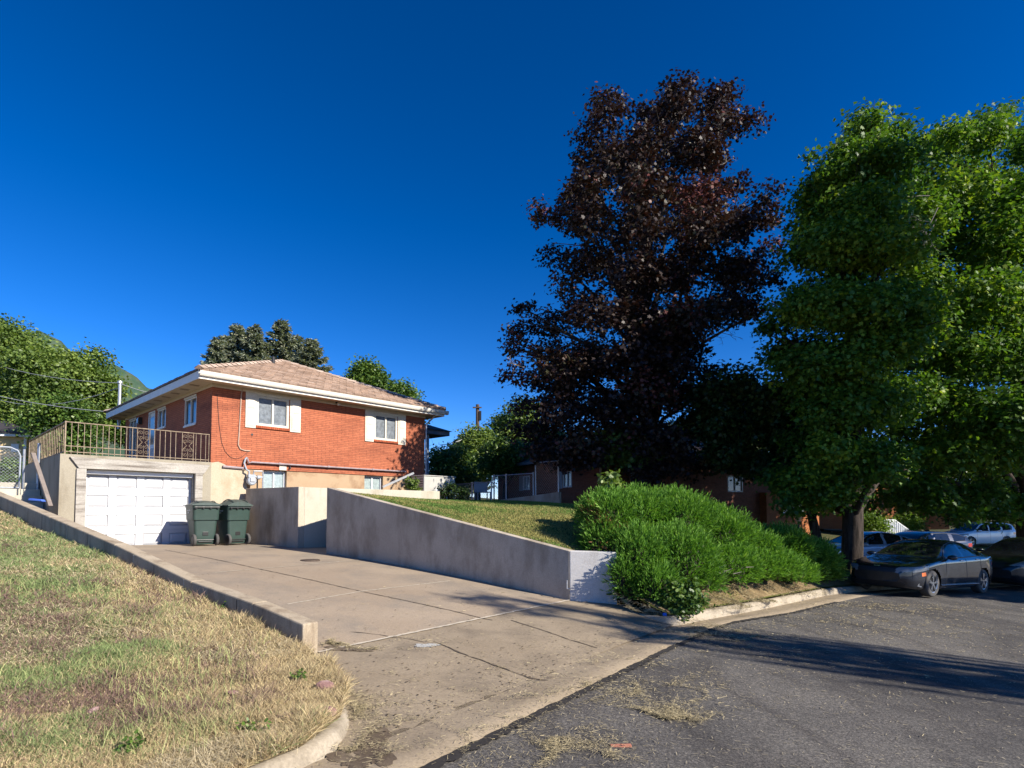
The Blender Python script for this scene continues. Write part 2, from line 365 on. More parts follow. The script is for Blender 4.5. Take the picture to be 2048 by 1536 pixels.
def mesh_np(name, V, faces_n, mat, parent=None, var=None, col=None):
    """V: (N*k,3) vertices, every face takes faces_n consecutive vertices"""
    me = bpy.data.meshes.new(name); nv = len(V); nf = nv//faces_n
    me.vertices.add(nv); me.vertices.foreach_set('co', np.ascontiguousarray(V, dtype=np.float32).ravel())
    me.loops.add(nv); me.loops.foreach_set('vertex_index', np.arange(nv, dtype=np.int32))
    me.polygons.add(nf); me.polygons.foreach_set('loop_start', np.arange(0, nv, faces_n, dtype=np.int32))
    if var is not None:
        a = me.attributes.new('var', 'FLOAT', 'POINT'); a.data.foreach_set('value', np.repeat(np.asarray(var, np.float32), faces_n))
    if col is not None:
        a = me.attributes.new('col', 'FLOAT_COLOR', 'POINT')
        c = np.ones((nv, 4), np.float32); c[:, :3] = col if len(col) == nv else np.repeat(col, faces_n, axis=0)
        a.data.foreach_set('color', c.ravel())
    me.update(calc_edges=True); me.validate()
    o = bpy.data.objects.new(name, me); COL.objects.link(o); me.materials.append(M[mat] if isinstance(mat, str) else mat)
    if parent is not None: o.parent = parent
    return o
def unit(a): return a/np.maximum(np.linalg.norm(a, axis=1, keepdims=True), 1e-9)
SH = {'maple': [(0,0),(.18,-.5),(.42,-.26),(.72,-.46),(.68,-.18),(1.05,0),(.68,.18),(.72,.46),(.42,.26),(.18,.5)],
      'oval': [(0,0),(.3,-.3),(.7,-.24),(1,0),(.7,.24),(.3,.3)],
      'rhomb': [(0,0),(.45,-.36),(1,0),(.45,.36)],
      'sprig': [(0,-.07),(.55,-.11),(1,0),(.55,.11),(0,.07)],
      'needle': [(0,-.13),(.6,-.16),(1,0),(.6,.16),(0,.13)],
      'blade': [(0,-.5),(1,0),(0,.5)]}
def leaves(name, P, D, N, size, shape, mat, parent=None, var=None, bend=0.18, width=1.0):
    """P base points, D direction of the leaf, N facing, size per leaf"""
    D = unit(D); N = unit(N - D*np.sum(N*D, axis=1, keepdims=True)); B = np.cross(N, D)
    sh = np.array(SH[shape]); k = len(sh); n = len(P); size = np.broadcast_to(np.asarray(size, float), (n,))
    V = (P[:, None, :] + size[:, None, None]*(D[:, None, :]*sh[None, :, 0, None] + B[:, None, :]*(sh[None, :, 1, None]*width)
         - N[:, None, :]*(bend*(np.abs(sh[None, :, 1, None]) + 0.6*sh[None, :, 0, None]**2))))
    return mesh_np(name, V.reshape(-1, 3), k, mat, parent, var=rng.random(n) if var is None else var)
# ---------------------------------------------------------------- terrain
from mathutils.geometry import delaunay_2d_cdt
def tps(pts):
    p = np.array(pts, float); n = len(p); d = np.linalg.norm(p[:,None,:2]-p[None,:,:2], axis=2)
    K = np.where(d > 0, d*d*np.log(d+1e-12), 0) + np.eye(n)*0.02
    A = np.zeros((n+3, n+3)); A[:n,:n] = K; A[:n,n] = 1; A[:n,n+1:] = p[:,:2]; A[n:,:n] = A[:n,n:].T
    w = np.linalg.solve(A, np.concatenate([p[:,2], np.zeros(3)]))
    def f(x, y):
        x = np.asarray(x, float); y = np.asarray(y, float)
        r = np.sqrt((x[...,None]-p[:,0])**2 + (y[...,None]-p[:,1])**2)
        k = np.where(r > 0, r*r*np.log(r+1e-12), 0)
        return k@w[:n] + w[n] + w[n+1]*x + w[n+2]*y
    return f
def road_h(x, y):
    x = np.asarray(x, float); y = np.asarray(y, float)
    xe = np.where(x > 15, 15 + (x-15)*0.3, x); ye = np.where(y > 20, 20+(y-20)*0.3, y)
    return -0.02 - 0.04*xe - 0.01*ye
def run_(x, y): return (x+2.19)*(-0.777) + (y-6.57)*0.63
def lat_(x, y): return ((x+2.19)*0.63 + (y-6.57)*0.777)/5.15
def drive_h(x, y):
    x = np.asarray(x, float); y = np.asarray(y, float)
    r = run_(x, y); l = lat_(x, y); v = np.clip(r/11.9, 0, 1.1)
    z1 = -0.0 - 0.03*l
    up = z1 + 0.70*(1-np.power(np.clip(1-v, 0, 1), 1.8)) - 0.06*np.clip(l, 0, 1.2)*v
    t = np.clip((r+2.2)/2.2, 0, 1); z0 = road_h(x, y) - 0.03
    return np.where(r >= 0, up, z0 + (z1-z0)*np.power(t, 0.85))
Zp = lambda L: [(a, b, c+1.6) for a, b, c in L]
def kerb_pts(L, side, n=3, off=.2, hh=.125):
    out = []
    for a, c in zip(L[:-1], L[1:]):
        for k in range(n):
            t = k/n; x, y = a[0]+(c[0]-a[0])*t, a[1]+(c[1]-a[1])*t; out.append((x, y, float(road_h(x, y))+hh-1.6))
    return out
lawnL_h = tps(Zp(kerb_pts([(-4.6,-.8),(-2.87,1.72),(-1.9,3.1),(-1.44,3.85),(-1.37,4.35)], 1, 3, .2, .085) + [(-2.31,6.4,-1.5),(-5,8.35,-1.02),(-9,11.1,-.43),(-12.4,13.5,.2),(-1.75,5.2,-1.52),
    (-3.6,4.3,-1.36),(-6,3,-1.12),(-6,6.5,-.98),(-12,5,-.45),(-12,-3,-.8),(-16,11,.3),(-25,5,.3),(-20,14,.6)]))
lawnR_h = tps(Zp(kerb_pts([(2.6,9.52),(3.2,10.15),(4.83,11.7),(6.72,13.62),(8.08,14.95),(10.1,16.4),(12.4,17.8),(16,19.55),(22,21.55),(35,24.1)], 1, 4) + [(1.1,10.7,-.79),(-1.8,12.9,-.11),(-.4,11.85,-.43),(-3.3,14.0,.22),(-4.7,15.1,.50),(-2.4,19.5,.36),(-4.3,17.6,.46),(-3,23,.40),(0,22.5,.37),(2,20,.22),(3,16.5,-.10),(0,16,.1),(2.4,13,-.50),
    (2.0,10.65,-1.3),(4.4,13,-1.15),(6,15.4,-1.1),(7.5,17,-1.2),
    (8,20,-.75),(3.4,22,.1),(11.5,25,-1.5),(15,27,-2.0),(12,21,-1.9),(17,23,-2.3),(-8,28,.6),(10,40,-.9),(30,40,-2.4),(40,30,-2.6),(60,28,-2.8),(60,45,-2.6)]))
def cdt(poly, step, hf):
    P = np.array(poly, float); x0, y0 = P.min(0); x1, y1 = P.max(0)
    vs = []; ed = []
    for i in range(len(P)):                                   # densify the outline
        a, b = P[i], P[(i+1) % len(P)]; k = max(1, int(np.linalg.norm(b-a)/step))
        for j in range(k): vs.append(Vector(a+(b-a)*j/k))
    nb = len(vs)
    gx, gy = np.meshgrid(np.arange(x0+step/2, x1, step), np.arange(y0+step/2, y1, step))
    q = np.stack([gx.ravel(), gy.ravel()], 1); q = q[inpoly(q, P)]
    vs += [Vector(a) for a in q]
    o = delaunay_2d_cdt(vs, [], [list(range(nb))], 1, 1e-4)
    V = np.array([(v.x, v.y) for v in o[0]]); z = hf(V[:,0], V[:,1])
    b = MB(); b.v = [(x, y, float(h)) for (x, y), h in zip(V, z)]
    def up(f):
        a, c, d = (V[i] for i in f[:3]); 
        return f if (c[0]-a[0])*(d[1]-a[1])-(c[1]-a[1])*(d[0]-a[0]) > 0 else f[::-1]
    b.f = [tuple(up(list(f))) for f in o[2]]
    return b
def inpoly(q, P):
    x, y = q[:,0], q[:,1]; c = np.zeros(len(q), bool); n = len(P)
    for i in range(n):
        xi, yi = P[i]; xj, yj = P[i-1]
        if yi == yj: continue
        c ^= ((yi > y) != (yj > y)) & (x < (xj-xi)*(y-yi)/(yj-yi)+xi)
    return c
def hit(px, py, hf, ymin=2.0, ymax=60):    # where the sight line of a pixel meets a height field
    r = ray(px, py); ys = np.linspace(ymin, ymax, 6000)
    d = ZC + r.z/r.y*ys - hf(r.x/r.y*ys, ys)
    k = np.argmax(d < 0); Y = ys[k]; p = W(px, py, Y); return p

# far ground sheet, to the horizon
gz = tps(Zp([(-40,40,1.5),(-15,30,.6),(0,40,.6),(30,60,-1.5),(60,60,-2.5),(-30,10,-.6),(-20,0,-1.2),(0,-20,-2.5),(40,0,-3.8),(0,8,-2.6),(-8,15,-2.6),(10,15,-3.2),(-4,22,-1.6),(0,26,-.6),(20,25,-3.2),(40,30,-3.3),(-30,30,.6)]))
ax = np.sinh(np.linspace(-5.2, 5.2, 90))*33
b = MB(); X, Y = np.meshgrid(ax, ax + 10, indexing='ij'); rr = np.hypot(X, Y); k = np.clip((rr-60)/60, 0, 1)
Z = gz(np.clip(X, -60, 60), np.clip(Y, -40, 70))*(1-k) + 0.4*k
b.grid(np.stack([X, Y, Z], 2).tolist()); struct(b.build('ground', 'ground', smooth='all'))
# mountain far behind the left trees
b = MB(); nx, ny = 90, 50; P = []
for i in range(nx):
    row = []
    for j in range(ny):
        x = -1900 + 1500*i/(nx-1); y = 1150 + 900*j/(ny-1)
        ridge = max(0, 1-.79*abs(x+1500)/1000); v = max(0, 1-abs((y-1600)/450)**1.4)
        h = 575*ridge*v + 22*math.sin(x*.031+1)*math.sin(y*.027)*v + 9*math.sin(x*.09)*math.cos(y*.08)*v
        row.append((x, y, h - 6))
    P.append(row)
struct(b.grid(P).build('mountain', 'hill', smooth='all'))

# road, gutter and kerbs
JO = [(-3.9,-1.2),(-2.2,1.3),(-.63,3.58),(.645,5.45),(1.9,7.3),(3.1,9.0),(3.75,9.75),(5.4,11.1),(7.3,13.0),(8.65,14.3),(10.6,15.7),(12.8,17.0),(16.2,18.7),(22.2,20.7),(35,23.2),(70,27.5)]
FL = [(-4.4,-.85),(-2.72,1.65),(-1.14,3.93),(.13,5.8),(1.39,7.65),(2.58,9.28),(3.3,10.0),(4.95,11.55),(6.85,13.45),(8.2,14.75),(10.2,16.2),(12.5,17.55),(16,19.3),(22,21.3),(35,23.85),(70,28.2)]
road_poly = JO + [(80,20),(60,-30),(10,-30),(-8,-12),(-8,-7.5)]
struct(cdt(road_poly, 0.9, road_h).build('road', 'asphalt', smooth='all'))
def dens(L, step=0.25):
    out = []
    for a, c in zip(L[:-1], L[1:]):
        n = max(1, int(math.hypot(c[0]-a[0], c[1]-a[1])/step))
        out += [(a[0]+(c[0]-a[0])*i/n, a[1]+(c[1]-a[1])*i/n) for i in range(n)]
    return out + [L[-1]]
P = []
for (a, c) in zip(JO, FL):
    P.append([( *p, float(road_h(*p)) + dz) for p, dz in (((a[0]+.06*(a[0]-c[0]), a[1]+.06*(a[1]-c[1])), -.05), (a, .007), ((a[0]*.5+c[0]*.5, a[1]*.5+c[1]*.5), -.006), ((a[0]*.12+c[0]*.88, a[1]*.12+c[1]*.88), -.03), ((c[0]*1.1-a[0]*.1, c[1]*1.1-a[1]*.1), -.03))])
struct(MB().grid(P).build('gutter', 'apron', smooth='all'))
# ragged dark edge of the asphalt along the gutter
b = MB(); L = dens(JO[:9], 0.06); P = []
for i, p in enumerate(L[1:-1]):
    d = Vector((L[i+2][0]-L[i][0], L[i+2][1]-L[i][1])).normalized(); n = Vector((d.y, -d.x))
    w0 = 0.03 + 0.05*random.random(); w1 = -0.025 - 0.025*random.random()
    P.append([(p[0]+n.x*w, p[1]+n.y*w, float(road_h(p[0], p[1])) + 0.012) for w in (w1, w0)])
struct(b.grid(P).build('asphalt_edge_crack', 'crack'))
def kerb(path, hs, name):
    L = [Vector(p) for p in path]; P = []
    for i, p in enumerate(L):
        d = (L[min(i+1, len(L)-1)] - L[max(i-1, 0)]).normalized(); n = Vector((-d.y, d.x)); h = hs[i]
        z = float(road_h(p.x, p.y)) - 0.03
        P.append([(p.x+n.x*o, p.y+n.y*o, z + dz) for o, dz in ((-.02,-.06),(0,.0),(.035,.115*h),(.06,.14*h),(.10,.148*h),(.17,.148*h),(.185,-.25))])
    struct(MB().grid(P).build(name, 'kerb', smooth='all'))
def smooth_path(L, hs, n=6):
    L = [Vector((*p, h)) for p, h in zip(L, hs)]; out = []
    for i in range(len(L)-1):
        p0, p1, p2, p3 = L[max(i-1,0)], L[i], L[i+1], L[min(i+2, len(L)-1)]
        for k in range(n):
            t = k/n
            out.append(0.5*((2*p1)+(p2-p0)*t+(2*p0-5*p1+4*p2-p3)*t*t+(3*p1-p0-3*p2+p3)*t**3))
    out.append(L[-1]); return [v.xy for v in out], [max(0.02, v.z) for v in out]
kerb(*smooth_path([(-4.4,-.85),(-2.72,1.65),(-1.75,3.05),(-1.30,3.80),(-1.22,4.3),(-1.36,4.85),(-1.6,5.4)], [.7,.7,.7,.65,.55,.3,.05]), 'kerb')
kerb(*smooth_path([(1.96,10.25),(2.06,9.85),(2.28,9.5),(2.62,9.36),(3.3,10.0),(4.95,11.55),(6.85,13.45),(8.2,14.75),(10.2,16.2),(12.5,17.55),(16,19.3),(22,21.3),(35,23.85),(70,28.2)], [.5,.6,.7,.85,1]+[1]*9), 'kerb')

# driveway and apron
DRV = [(-2.19,6.57),(1.05,10.57),(1.25,10.8),(-4.65,15.1),(-2.2,17.2),(-3.2,18.4),(-5.9,16.25),(-8.1,17.85),(-8.4,18.0),(-12.6,13.5),(-12.3,13.45)]
APR = [(-1.14,3.93),(.13,5.8),(1.39,7.65),(2.58,9.28),(2.35,9.55),(2.1,10.0),(2.0,10.5),(1.05,10.57),(-2.19,6.57),(-2.35,6.35),(-1.85,5.6),(-1.5,4.9),(-1.3,4.3)]
struct(cdt(DRV, 0.35, drive_h).build('driveway', 'drive', smooth='all'))
struct(cdt(APR, 0.22, drive_h).build('driveway_apron', 'apron', smooth='all'))
def seam(pts, w, mat, name, dz=0.005, rag=0.3):
    L = dens(pts, 0.08); P = []
    for i in range(len(L)):
        d = Vector((L[min(i+1,len(L)-1)][0]-L[max(i-1,0)][0], L[min(i+1,len(L)-1)][1]-L[max(i-1,0)][1])).normalized(); n = Vector((-d.y, d.x))
        w0, w1 = (w*(0.5+rag*(random.random()-.5)) for _ in range(2)); j = rag*w*(random.random()-.5)
        P.append([(L[i][0]+n.x*o, L[i][1]+n.y*o, float(drive_h(L[i][0]+n.x*o, L[i][1]+n.y*o)) + dz) for o in (w1+j, -w0+j)])
    struct(MB().grid(P).build(name, mat))
g2 = lambda px, py: tuple(hit(px, py, drive_h).xy)
seam([(-2.19,6.57),(1.05,10.57)], 0.05, 'seam', 'driveway_seam', 0.012)
seam([g2(575,1209), g2(723,1183), g2(900,1162)], 0.03, 'seam', 'driveway_seam')
seam([g2(425,1146), g2(516,1138), g2(640,1127), g2(720,1120)], 0.03, 'seam', 'driveway_seam')
seam([g2(330,1100), g2(361,1106), g2(516.5,1138), g2(723,1183.5), g2(900,1221), g2(985,1241)], 0.022, 'seamd', 'driveway_seam', 0.006, .6)
seam([g2(868,1283), g2(930,1310), g2(1000,1335), g2(1060,1357), g2(1125,1366)], 0.02, 'seamd', 'driveway_seam', 0.006, .8)
seam([g2(1022,1241), g2(1080,1259), g2(1140,1280), g2(1195,1297)], 0.018, 'seamd', 'driveway_seam', 0.006, .6)
seam([g2(700,1264), g2(760,1270), g2(815,1278), g2(850,1285)], 0.012, 'seamd', 'driveway_seam', 0.006, .9)
def apron_h(x, y):
    x = np.asarray(x, float); y = np.asarray(y, float); u = (x+.63)*-.824 + (y-3.58)*.566
    return np.where(u < .62, road_h(x, y) + np.interp(u, [-.2,0,.31,.55,.62], [0,.007,-.006,-.03,-.03]), drive_h(x, y))
# light worn concrete patches on the slab
def blotch(px, py, rx, ry, mat, name, hf=drive_h, dz=0.006, n=40, rag=0.35):
    c = hit(px, py, hf); ph = [random.random()*6.28 for _ in range(5)]; ring = []
    for k in range(n):
        t = 2*math.pi*k/n; q = 1 + rag*sum(math.sin((m+2)*t+ph[m])/(m+1.5) for m in range(5)) + .10*random.uniform(-1,1)*min(1, rag*2)
        ring.append((c.x+rx*q*math.cos(t), c.y+ry*q*math.sin(t)))
    b = MB(); rings = [[(c.x+(x-c.x)*q, c.y+(y-c.y)*q) for x, y in ring] for q in (.25,.5,.75,1)]
    b.v = [(c.x, c.y, float(hf(c.x, c.y))+dz)] + [(x, y, float(hf(x, y))+dz*(1 if i < 3 else .6)) for i, r_ in enumerate(rings) for x, y in r_]
    b.f = [(0, 1+k, 1+(k+1) % n) for k in range(n)] + [(1+i*n+k, 1+(i+1)*n+k, 1+(i+1)*n+(k+1) % n, 1+i*n+(k+1) % n) for i in range(3) for k in range(n)]
    struct(b.build(name, mat))
blotch(853, 1291, .14, .09, 'patch', 'concrete_patch')
wet = concrete('damp_silt', (0.10,0.072,0.048), (0.15,0.112,0.078), (0.22,0.175,0.125), (1,1,1), 6)
M['wet'] = wet
blotch(745, 1505, .15, .27, 'wet', 'damp_silt', apron_h, 0.006, 90, .6)
blotch(700, 1522, .12, .12, 'wet', 'damp_silt', apron_h, 0.007, 70, .6)
blotch(690, 1300, .22, .07, 'wet', 'damp_silt', drive_h, 0.014, 50, .6)
# drain cover in the driveway
c = hit(620, 1121, drive_h)
tag(MB().lathe([(0,.016),(.15,.018),(.19,.02),(.21,.02),(.225,-.01)], 'z', (0,0,0), 28).build('drain_cover', flat('rusty_cast_iron', (0.085,0.06,0.045), 0.8, 0.3, var=.4, scale=20)), 'round rusty drain cover set in the driveway slab', 'drain cover').location = (c.x, c.y, c.z)
b = bpy.data.objects['drain_cover']

# lawns
M['mulch'] = soil('straw_mulch', (0.13,0.09,0.05), (0.25,0.18,0.095), (0.38,0.29,0.15), 3.0)
LPOLY = [(-2.32,6.40),(-12.7,13.7),(-20,14),(-25,5),(-12,-3),(-4.55,-.83),(-2.82,1.68),(-1.80,3.04),(-1.36,3.80),(-1.28,4.35),(-1.40,4.97),(-1.64,5.5),(-2.1,6.15)]
RPOLY = [(1.15,10.72),(-4.68,15.06),(-4.3,16.3),(-3.9,17.0),(-3.3,17.6),(-2.7,19.2),(-2.3,19.6),(-3.4,22.9),(-8,28),(10,40),(30,45),(60,45),(70,28.5),(35,24.1),(22,21.55),(16,19.55),(12.4,17.8),(10.1,16.4),(8.08,14.95),(6.72,13.62),(4.83,11.7),(3.2,10.15),(2.6,9.52),(2.36,9.62),(2.12,10.0),(2.06,10.5),(1.9,10.62)]
struct(cdt(LPOLY, 0.3, lawnL_h).build('lawn', 'lawnsoil', smooth='all'))
struct(cdt(RPOLY, 0.45, lawnR_h).build('lawn', 'lawnR', smooth='all'))
MU = [(2.36,9.72),(2.6,9.54),(3.2,10.17),(4.83,11.72),(6.72,13.64),(8.08,14.97),(9.9,16.3),(9.3,17.2),(7.4,16.0),(5.6,14.4),(3.8,12.6),(2.2,11.3),(2.1,10.55),(2.14,10.05)]
struct(cdt(MU, 0.3, lambda x, y: lawnR_h(x, y)+.014).build('mulch_bed', 'mulch', smooth='all'))
def wav(seed, scale, n=14):
    r = np.random.default_rng(seed); k = r.normal(size=(n,2))*scale; ph = r.random(n)*6.28
    return lambda x, y: np.sin(np.asarray(x)[:,None]*k[:,0]+np.asarray(y)[:,None]*k[:,1]+ph).sum(1)/math.sqrt(n/2)
def scatter(poly, n, dfun, bbox=None):
    P = np.array(poly, float); lo = np.array(bbox[:2] if bbox else P.min(0)); hi = np.array(bbox[2:] if bbox else P.max(0)); out = []
    tot = 0
    while tot < n:
        q = lo + rng.random((200000, 2))*(hi-lo); q = q[inpoly(q, P)]; q = q[rng.random(len(q)) < dfun(q[:,0], q[:,1])]
        out.append(q); tot += len(q)
    return np.concatenate(out)[:n]
def blades(name, q, hf, hgt, wid, tilt, cols, sink=0.0, lean=None):
    n = len(q); z = hf(q[:,0], q[:,1]) - sink
    P = np.stack([q[:,0], q[:,1], z], 1); a = rng.random(n)*2*math.pi
    t = np.abs(rng.normal(0, 1, n))*tilt
    D = np.stack([np.cos(a)*t, np.sin(a)*t, np.ones(n)], 1); 
    if lean is not None: D[:, :2] += lean
    D = unit(D); fa = rng.random(n)*2*math.pi
    B = unit(np.cross(D, np.stack([np.cos(fa), np.sin(fa), 0.3*np.ones(n)], 1)))
    mid = P + D*(hgt*0.55)[:,None]; tipd = unit(D + np.stack([np.cos(a), np.sin(a), -0.4*np.ones(n)], 1)*0.45)
    tip = mid + tipd*(hgt*0.5)[:,None]
    V = np.stack([P - B*wid[:,None]/2, mid - B*wid[:,None]*.42, tip, mid + B*wid[:,None]*.42, P + B*wid[:,None]/2], 1)
    return mesh_np(name, V.reshape(-1,3), 5, 'blades', col=cols)
inframe = lambda x, y: (np.abs(x/np.maximum(y, .3)) < 1.1) & (y > 2.3)
# left lawn: green, purple-brown cheatgrass and straw mixed in patches
n = 290000
q = scatter(LPOLY, n, lambda x, y: inframe(x, y)*np.clip((3.6/np.hypot(x, y))**2, 0, 1), (-14.5,2.3,-1.2,14))
d = np.hypot(q[:,0], q[:,1]); g1 = wav(3, 1.1)(q[:,0], q[:,1]); g2_ = wav(4, 2.6)(q[:,0], q[:,1]); g3 = wav(11, 8.5)(q[:,0], q[:,1])
wallD = (q[:,0]+2.305)*(-.575) + (q[:,1]-6.41)*(-.817)       # distance from the low wall
along = (q[:,0]+2.305)*(-.817) + (q[:,1]-6.41)*.575
kd = np.min([np.hypot(q[:,0]-a, q[:,1]-b_) for a, b_ in dens(LPOLY[5:], .4)], 0)
green = 0.3*g1 + 0.3*wav(44,4.2)(q[:,0], q[:,1]) + 0.35*g3 + np.clip((wallD-.9)*.55, -1.0, .8) + np.clip((along-2.2)*.22, -.7, 1.0) - np.where(kd < 1.1, .9*(1.1-kd), 0)
purp = 0.3*g2_ + 0.5*wav(21, 5.0)(q[:,0], q[:,1]) + np.clip((wallD-.6)*.7,-.5,.5) - .45 - np.clip((along-3)*.3,0,.6) - np.where(kd < .55, 1.2, 0)
def near(pts, s):
    t = np.zeros(n)
    for px, py, k in pts:
        c_ = hit(px, py, lawnL_h); t += k*np.exp(-((q[:,0]-c_.x)**2+(q[:,1]-c_.y)**2)/(2*(s*max(1, c_.y/5))**2))
    return t
green += near([(60,1250,1.0),(250,1300,.9),(60,1110,1.1),(30,1180,.9),(140,1180,.6),(420,1190,.6),(150,1510,.4),(330,1480,.4),(120,1310,.6),(20,1370,.5),(300,1230,.4)], .36) - near([(450,1220,1.2),(560,1290,1.4),(330,1160,1),(600,1350,1.2),(230,1120,.8),(480,1300,.8)], .34)
purp += near([(250,1370,.9),(380,1340,.9),(330,1190,.6),(60,1430,.8),(440,1370,.8),(150,1400,.7),(130,1220,.5),(300,1420,.6)], .22) - .18
C = np.empty((n,3)); rv = rng.random((n,1))
straw = np.array((.58,.47,.26))*(0.6+.75*rv); tan = np.array((.43,.32,.19))*(0.65+.6*rv)
C[:] = np.where(rng.random((n,1)) < .62, straw, tan)
gm_ = (green + rng.normal(0,.75,n)) > 0.45
C[gm_] = (np.array((.20,.265,.105))*(0.6+.8*rv) + rng.random((n,1))*np.array((.06,.05,.02)))[gm_]
pm_ = ((purp + rng.normal(0,.7,n)) > .62) & (rng.random(n) < .5)
C[pm_] = (np.array((.22,.145,.115))*(0.55+.9*rv))[pm_]
bare = rng.random(n) < 0.10; C[bare] *= 0.55
h = rng.uniform(.035,.085,n)*(1+.25*g3.clip(-1,1.5)); h = np.where(pm_, h*1.6, h); h = np.where(kd < .8, h*1.25, h)
h = np.where(wallD < .25, h*1.3, h)
wd_ = np.clip(.0025*d/3.2, .0025, .010)*rng.uniform(.7,1.5,n)
hump = wav(71,3.2); lawnL_o = lambda x, y: lawnL_h(x, y) + .009*(hump(x, y).clip(-1,1.6)+1)
h *= (1 + .22*hump(q[:,0], q[:,1]).clip(-.8,1.6))
o = blades('grass', q, lawnL_o, h, wd_, 1.05, C, .01); tag(o, kind='stuff', label='half dry lawn grass, green, straw and purple-brown, left of the driveway', cat='grass')
# loose pale stalks lying in the lawn
m_ = 26000; qs = scatter(LPOLY, m_, lambda x, y: inframe(x, y)*np.clip((3.6/np.hypot(x, y))**2, 0, 1)*(wav(61,1.5)(x, y) > -.3), (-12,2.3,-1.2,13)); a = rng.random(m_)*6.28; L_ = rng.uniform(.02,.09,m_); d = np.hypot(qs[:,0], qs[:,1])
P = np.stack([qs[:,0], qs[:,1], lawnL_h(qs[:,0], qs[:,1])+rng.uniform(.02,.075,m_)], 1); D = np.stack([np.cos(a), np.sin(a), rng.normal(0,.35,m_)], 1); B = np.stack([-np.sin(a), np.cos(a), 0*a], 1); w = np.clip(.0013*d/3.5,.0012,.004)
V = np.stack([P-B*w[:,None], P+D*L_[:,None]-B*w[:,None]*.5, P+D*L_[:,None]+B*w[:,None]*.5, P+B*w[:,None]], 1)
tag(mesh_np('straw_litter', V.reshape(-1,3), 4, 'straw', col=np.array((.56,.46,.28))*rng.uniform(.5,1.25,(m_,1))), kind='stuff', label='loose bleached stalks lying over the dry lawn', cat='straw')
# taller green foxtail stems
n2 = 1500
q = scatter(LPOLY, n2, lambda x, y: inframe(x, y)*np.clip((3.4/np.hypot(x, y))**2.2, 0, 1)*(wav(33,2.0)(x, y) > .25), (-9,2.3,-1.2,9))
C = np.array((.34,.36,.15))*rng.uniform(.6,1.3,(n2,1)); d = np.hypot(q[:,0], q[:,1])
V = blades('foxtail_grass', q, lawnL_h, rng.uniform(.08,.20,n2), np.full(n2, .0042)*np.clip(d/4,1,2), .30, C); tag(V, kind='stuff', label='pale green foxtail seed heads standing above the dry lawn', cat='grass')
# right lawn
n = 130000
q = scatter(RPOLY, n, lambda x, y: np.clip((12/np.hypot(x, y))**1.6, 0, 1)*(y < 24)*(x < 4.6 + 0*y), (-6,10,4.6,24))
h_ = lawnR_h(q[:,0], q[:,1]); g1 = wav(5, .9)(q[:,0], q[:,1]); g2_ = wav(6, 2.6)(q[:,0], q[:,1])
nn = len(q); rv = rng.random((nn,1))
dry = 0.5*g1 + .45*g2_ + np.clip((15.0-q[:,1] - .25*q[:,0])*.35, -1.4, 1.0)
C = np.array((.085,.18,.035))*(.65+.7*rv) + rng.random((nn,1))*np.array((.05,.03,.01))
dm = (dry + rng.normal(0,.6,nn)) > .15; C[dm] = (np.array((.32,.29,.10))*(.7+.6*rv))[dm]
o = blades('grass', q, lawnR_h, rng.uniform(.03,.07,nn), np.full(nn,.011), .8, C, .01); tag(o, kind='stuff', label='short green and yellowing lawn above the retaining wall', cat='grass')

# loose straw on the road, the apron and along the kerb
def strawpile(cpts, name, label, hf):
    Ps, Ls = [], []
    for px, py, sx, sy, k in cpts:
        c = hit(px, py, hf); p = np.stack([rng.normal(c.x, sx, int(k*1.7)), rng.normal(c.y, sy, int(k*1.7))], 1); Ps.append(p)
    q = np.concatenate(Ps); n = len(q); q = q + .10*np.stack([wav(51,7)(q[:,0],q[:,1]), wav(52,7)(q[:,0],q[:,1])],1); a = rng.random(n)*math.pi*2
    z = hf(q[:,0], q[:,1]) + 0.008 + rng.random(n)*.022
    d = np.hypot(q[:,0], q[:,1]); L = rng.uniform(.012,.05,n)*(1+.8*(rng.random(n)>.9)); w = np.clip(.0013*d/3.5,.0012,.005)
    D = np.stack([np.cos(a), np.sin(a), rng.normal(0,.12,n)], 1); B = np.stack([-np.sin(a), np.cos(a), rng.normal(0,.3,n)], 1)
    P = np.stack([q[:,0], q[:,1], z], 1)
    V = np.stack([P-B*w[:,None], P+D*L[:,None]-B*w[:,None]*.6, P+D*L[:,None]+B*w[:,None]*.6, P+B*w[:,None]], 1)
    C = np.array((.40,.33,.19))*rng.uniform(.35,1.4,(n,1))
    tag(mesh_np(name, V.reshape(-1,3), 4, 'straw', col=C), kind='stuff', label=label, cat='straw')
strawpile([(1330,1420,.16,.14,1500),(1300,1400,.25,.2,500),(1120,1500,.22,.10,900),(1150,1490,.3,.2,500),(1380,1375,.3,.3,400),(1250,1380,.2,.2,300),(1500,1300,.6,.4,300),(1420,1268,.35,.35,900),(1390,1252,.2,.3,600),
  (1470,1265,.5,.3,500),(1700,1240,1.2,.6,700),(1740,1215,1.0,.4,700),(1850,1215,1.0,.4,400),(1650,1260,1.5,1,500),(1800,1300,2,1,300),(1600,1350,1.5,1,300),(1900,1260,2,1,300),(1060,1400,.3,.6,500),(1150,1370,.3,.5,500),(1250,1320,.4,.5,400),(960,1500,.2,.4,400),(1340,1270,.3,.3,300)],
  'straw_litter', 'loose pale straw scattered over the dark road', road_h)
strawpile([(740,1430,.16,.2,700),(700,1400,.10,.15,500),(770,1470,.2,.2,350),(700,1500,.2,.2,350),(900,1400,.5,.5,200),(1000,1360,.6,.6,120),(800,1350,.5,.4,100),(1100,1300,.7,.6,100),(690,1296,.25,.07,700),(900,1220,1,1,200),(830,1287,.3,.25,150)],
  'straw_litter', 'loose dry clippings on the driveway apron', apron_h)
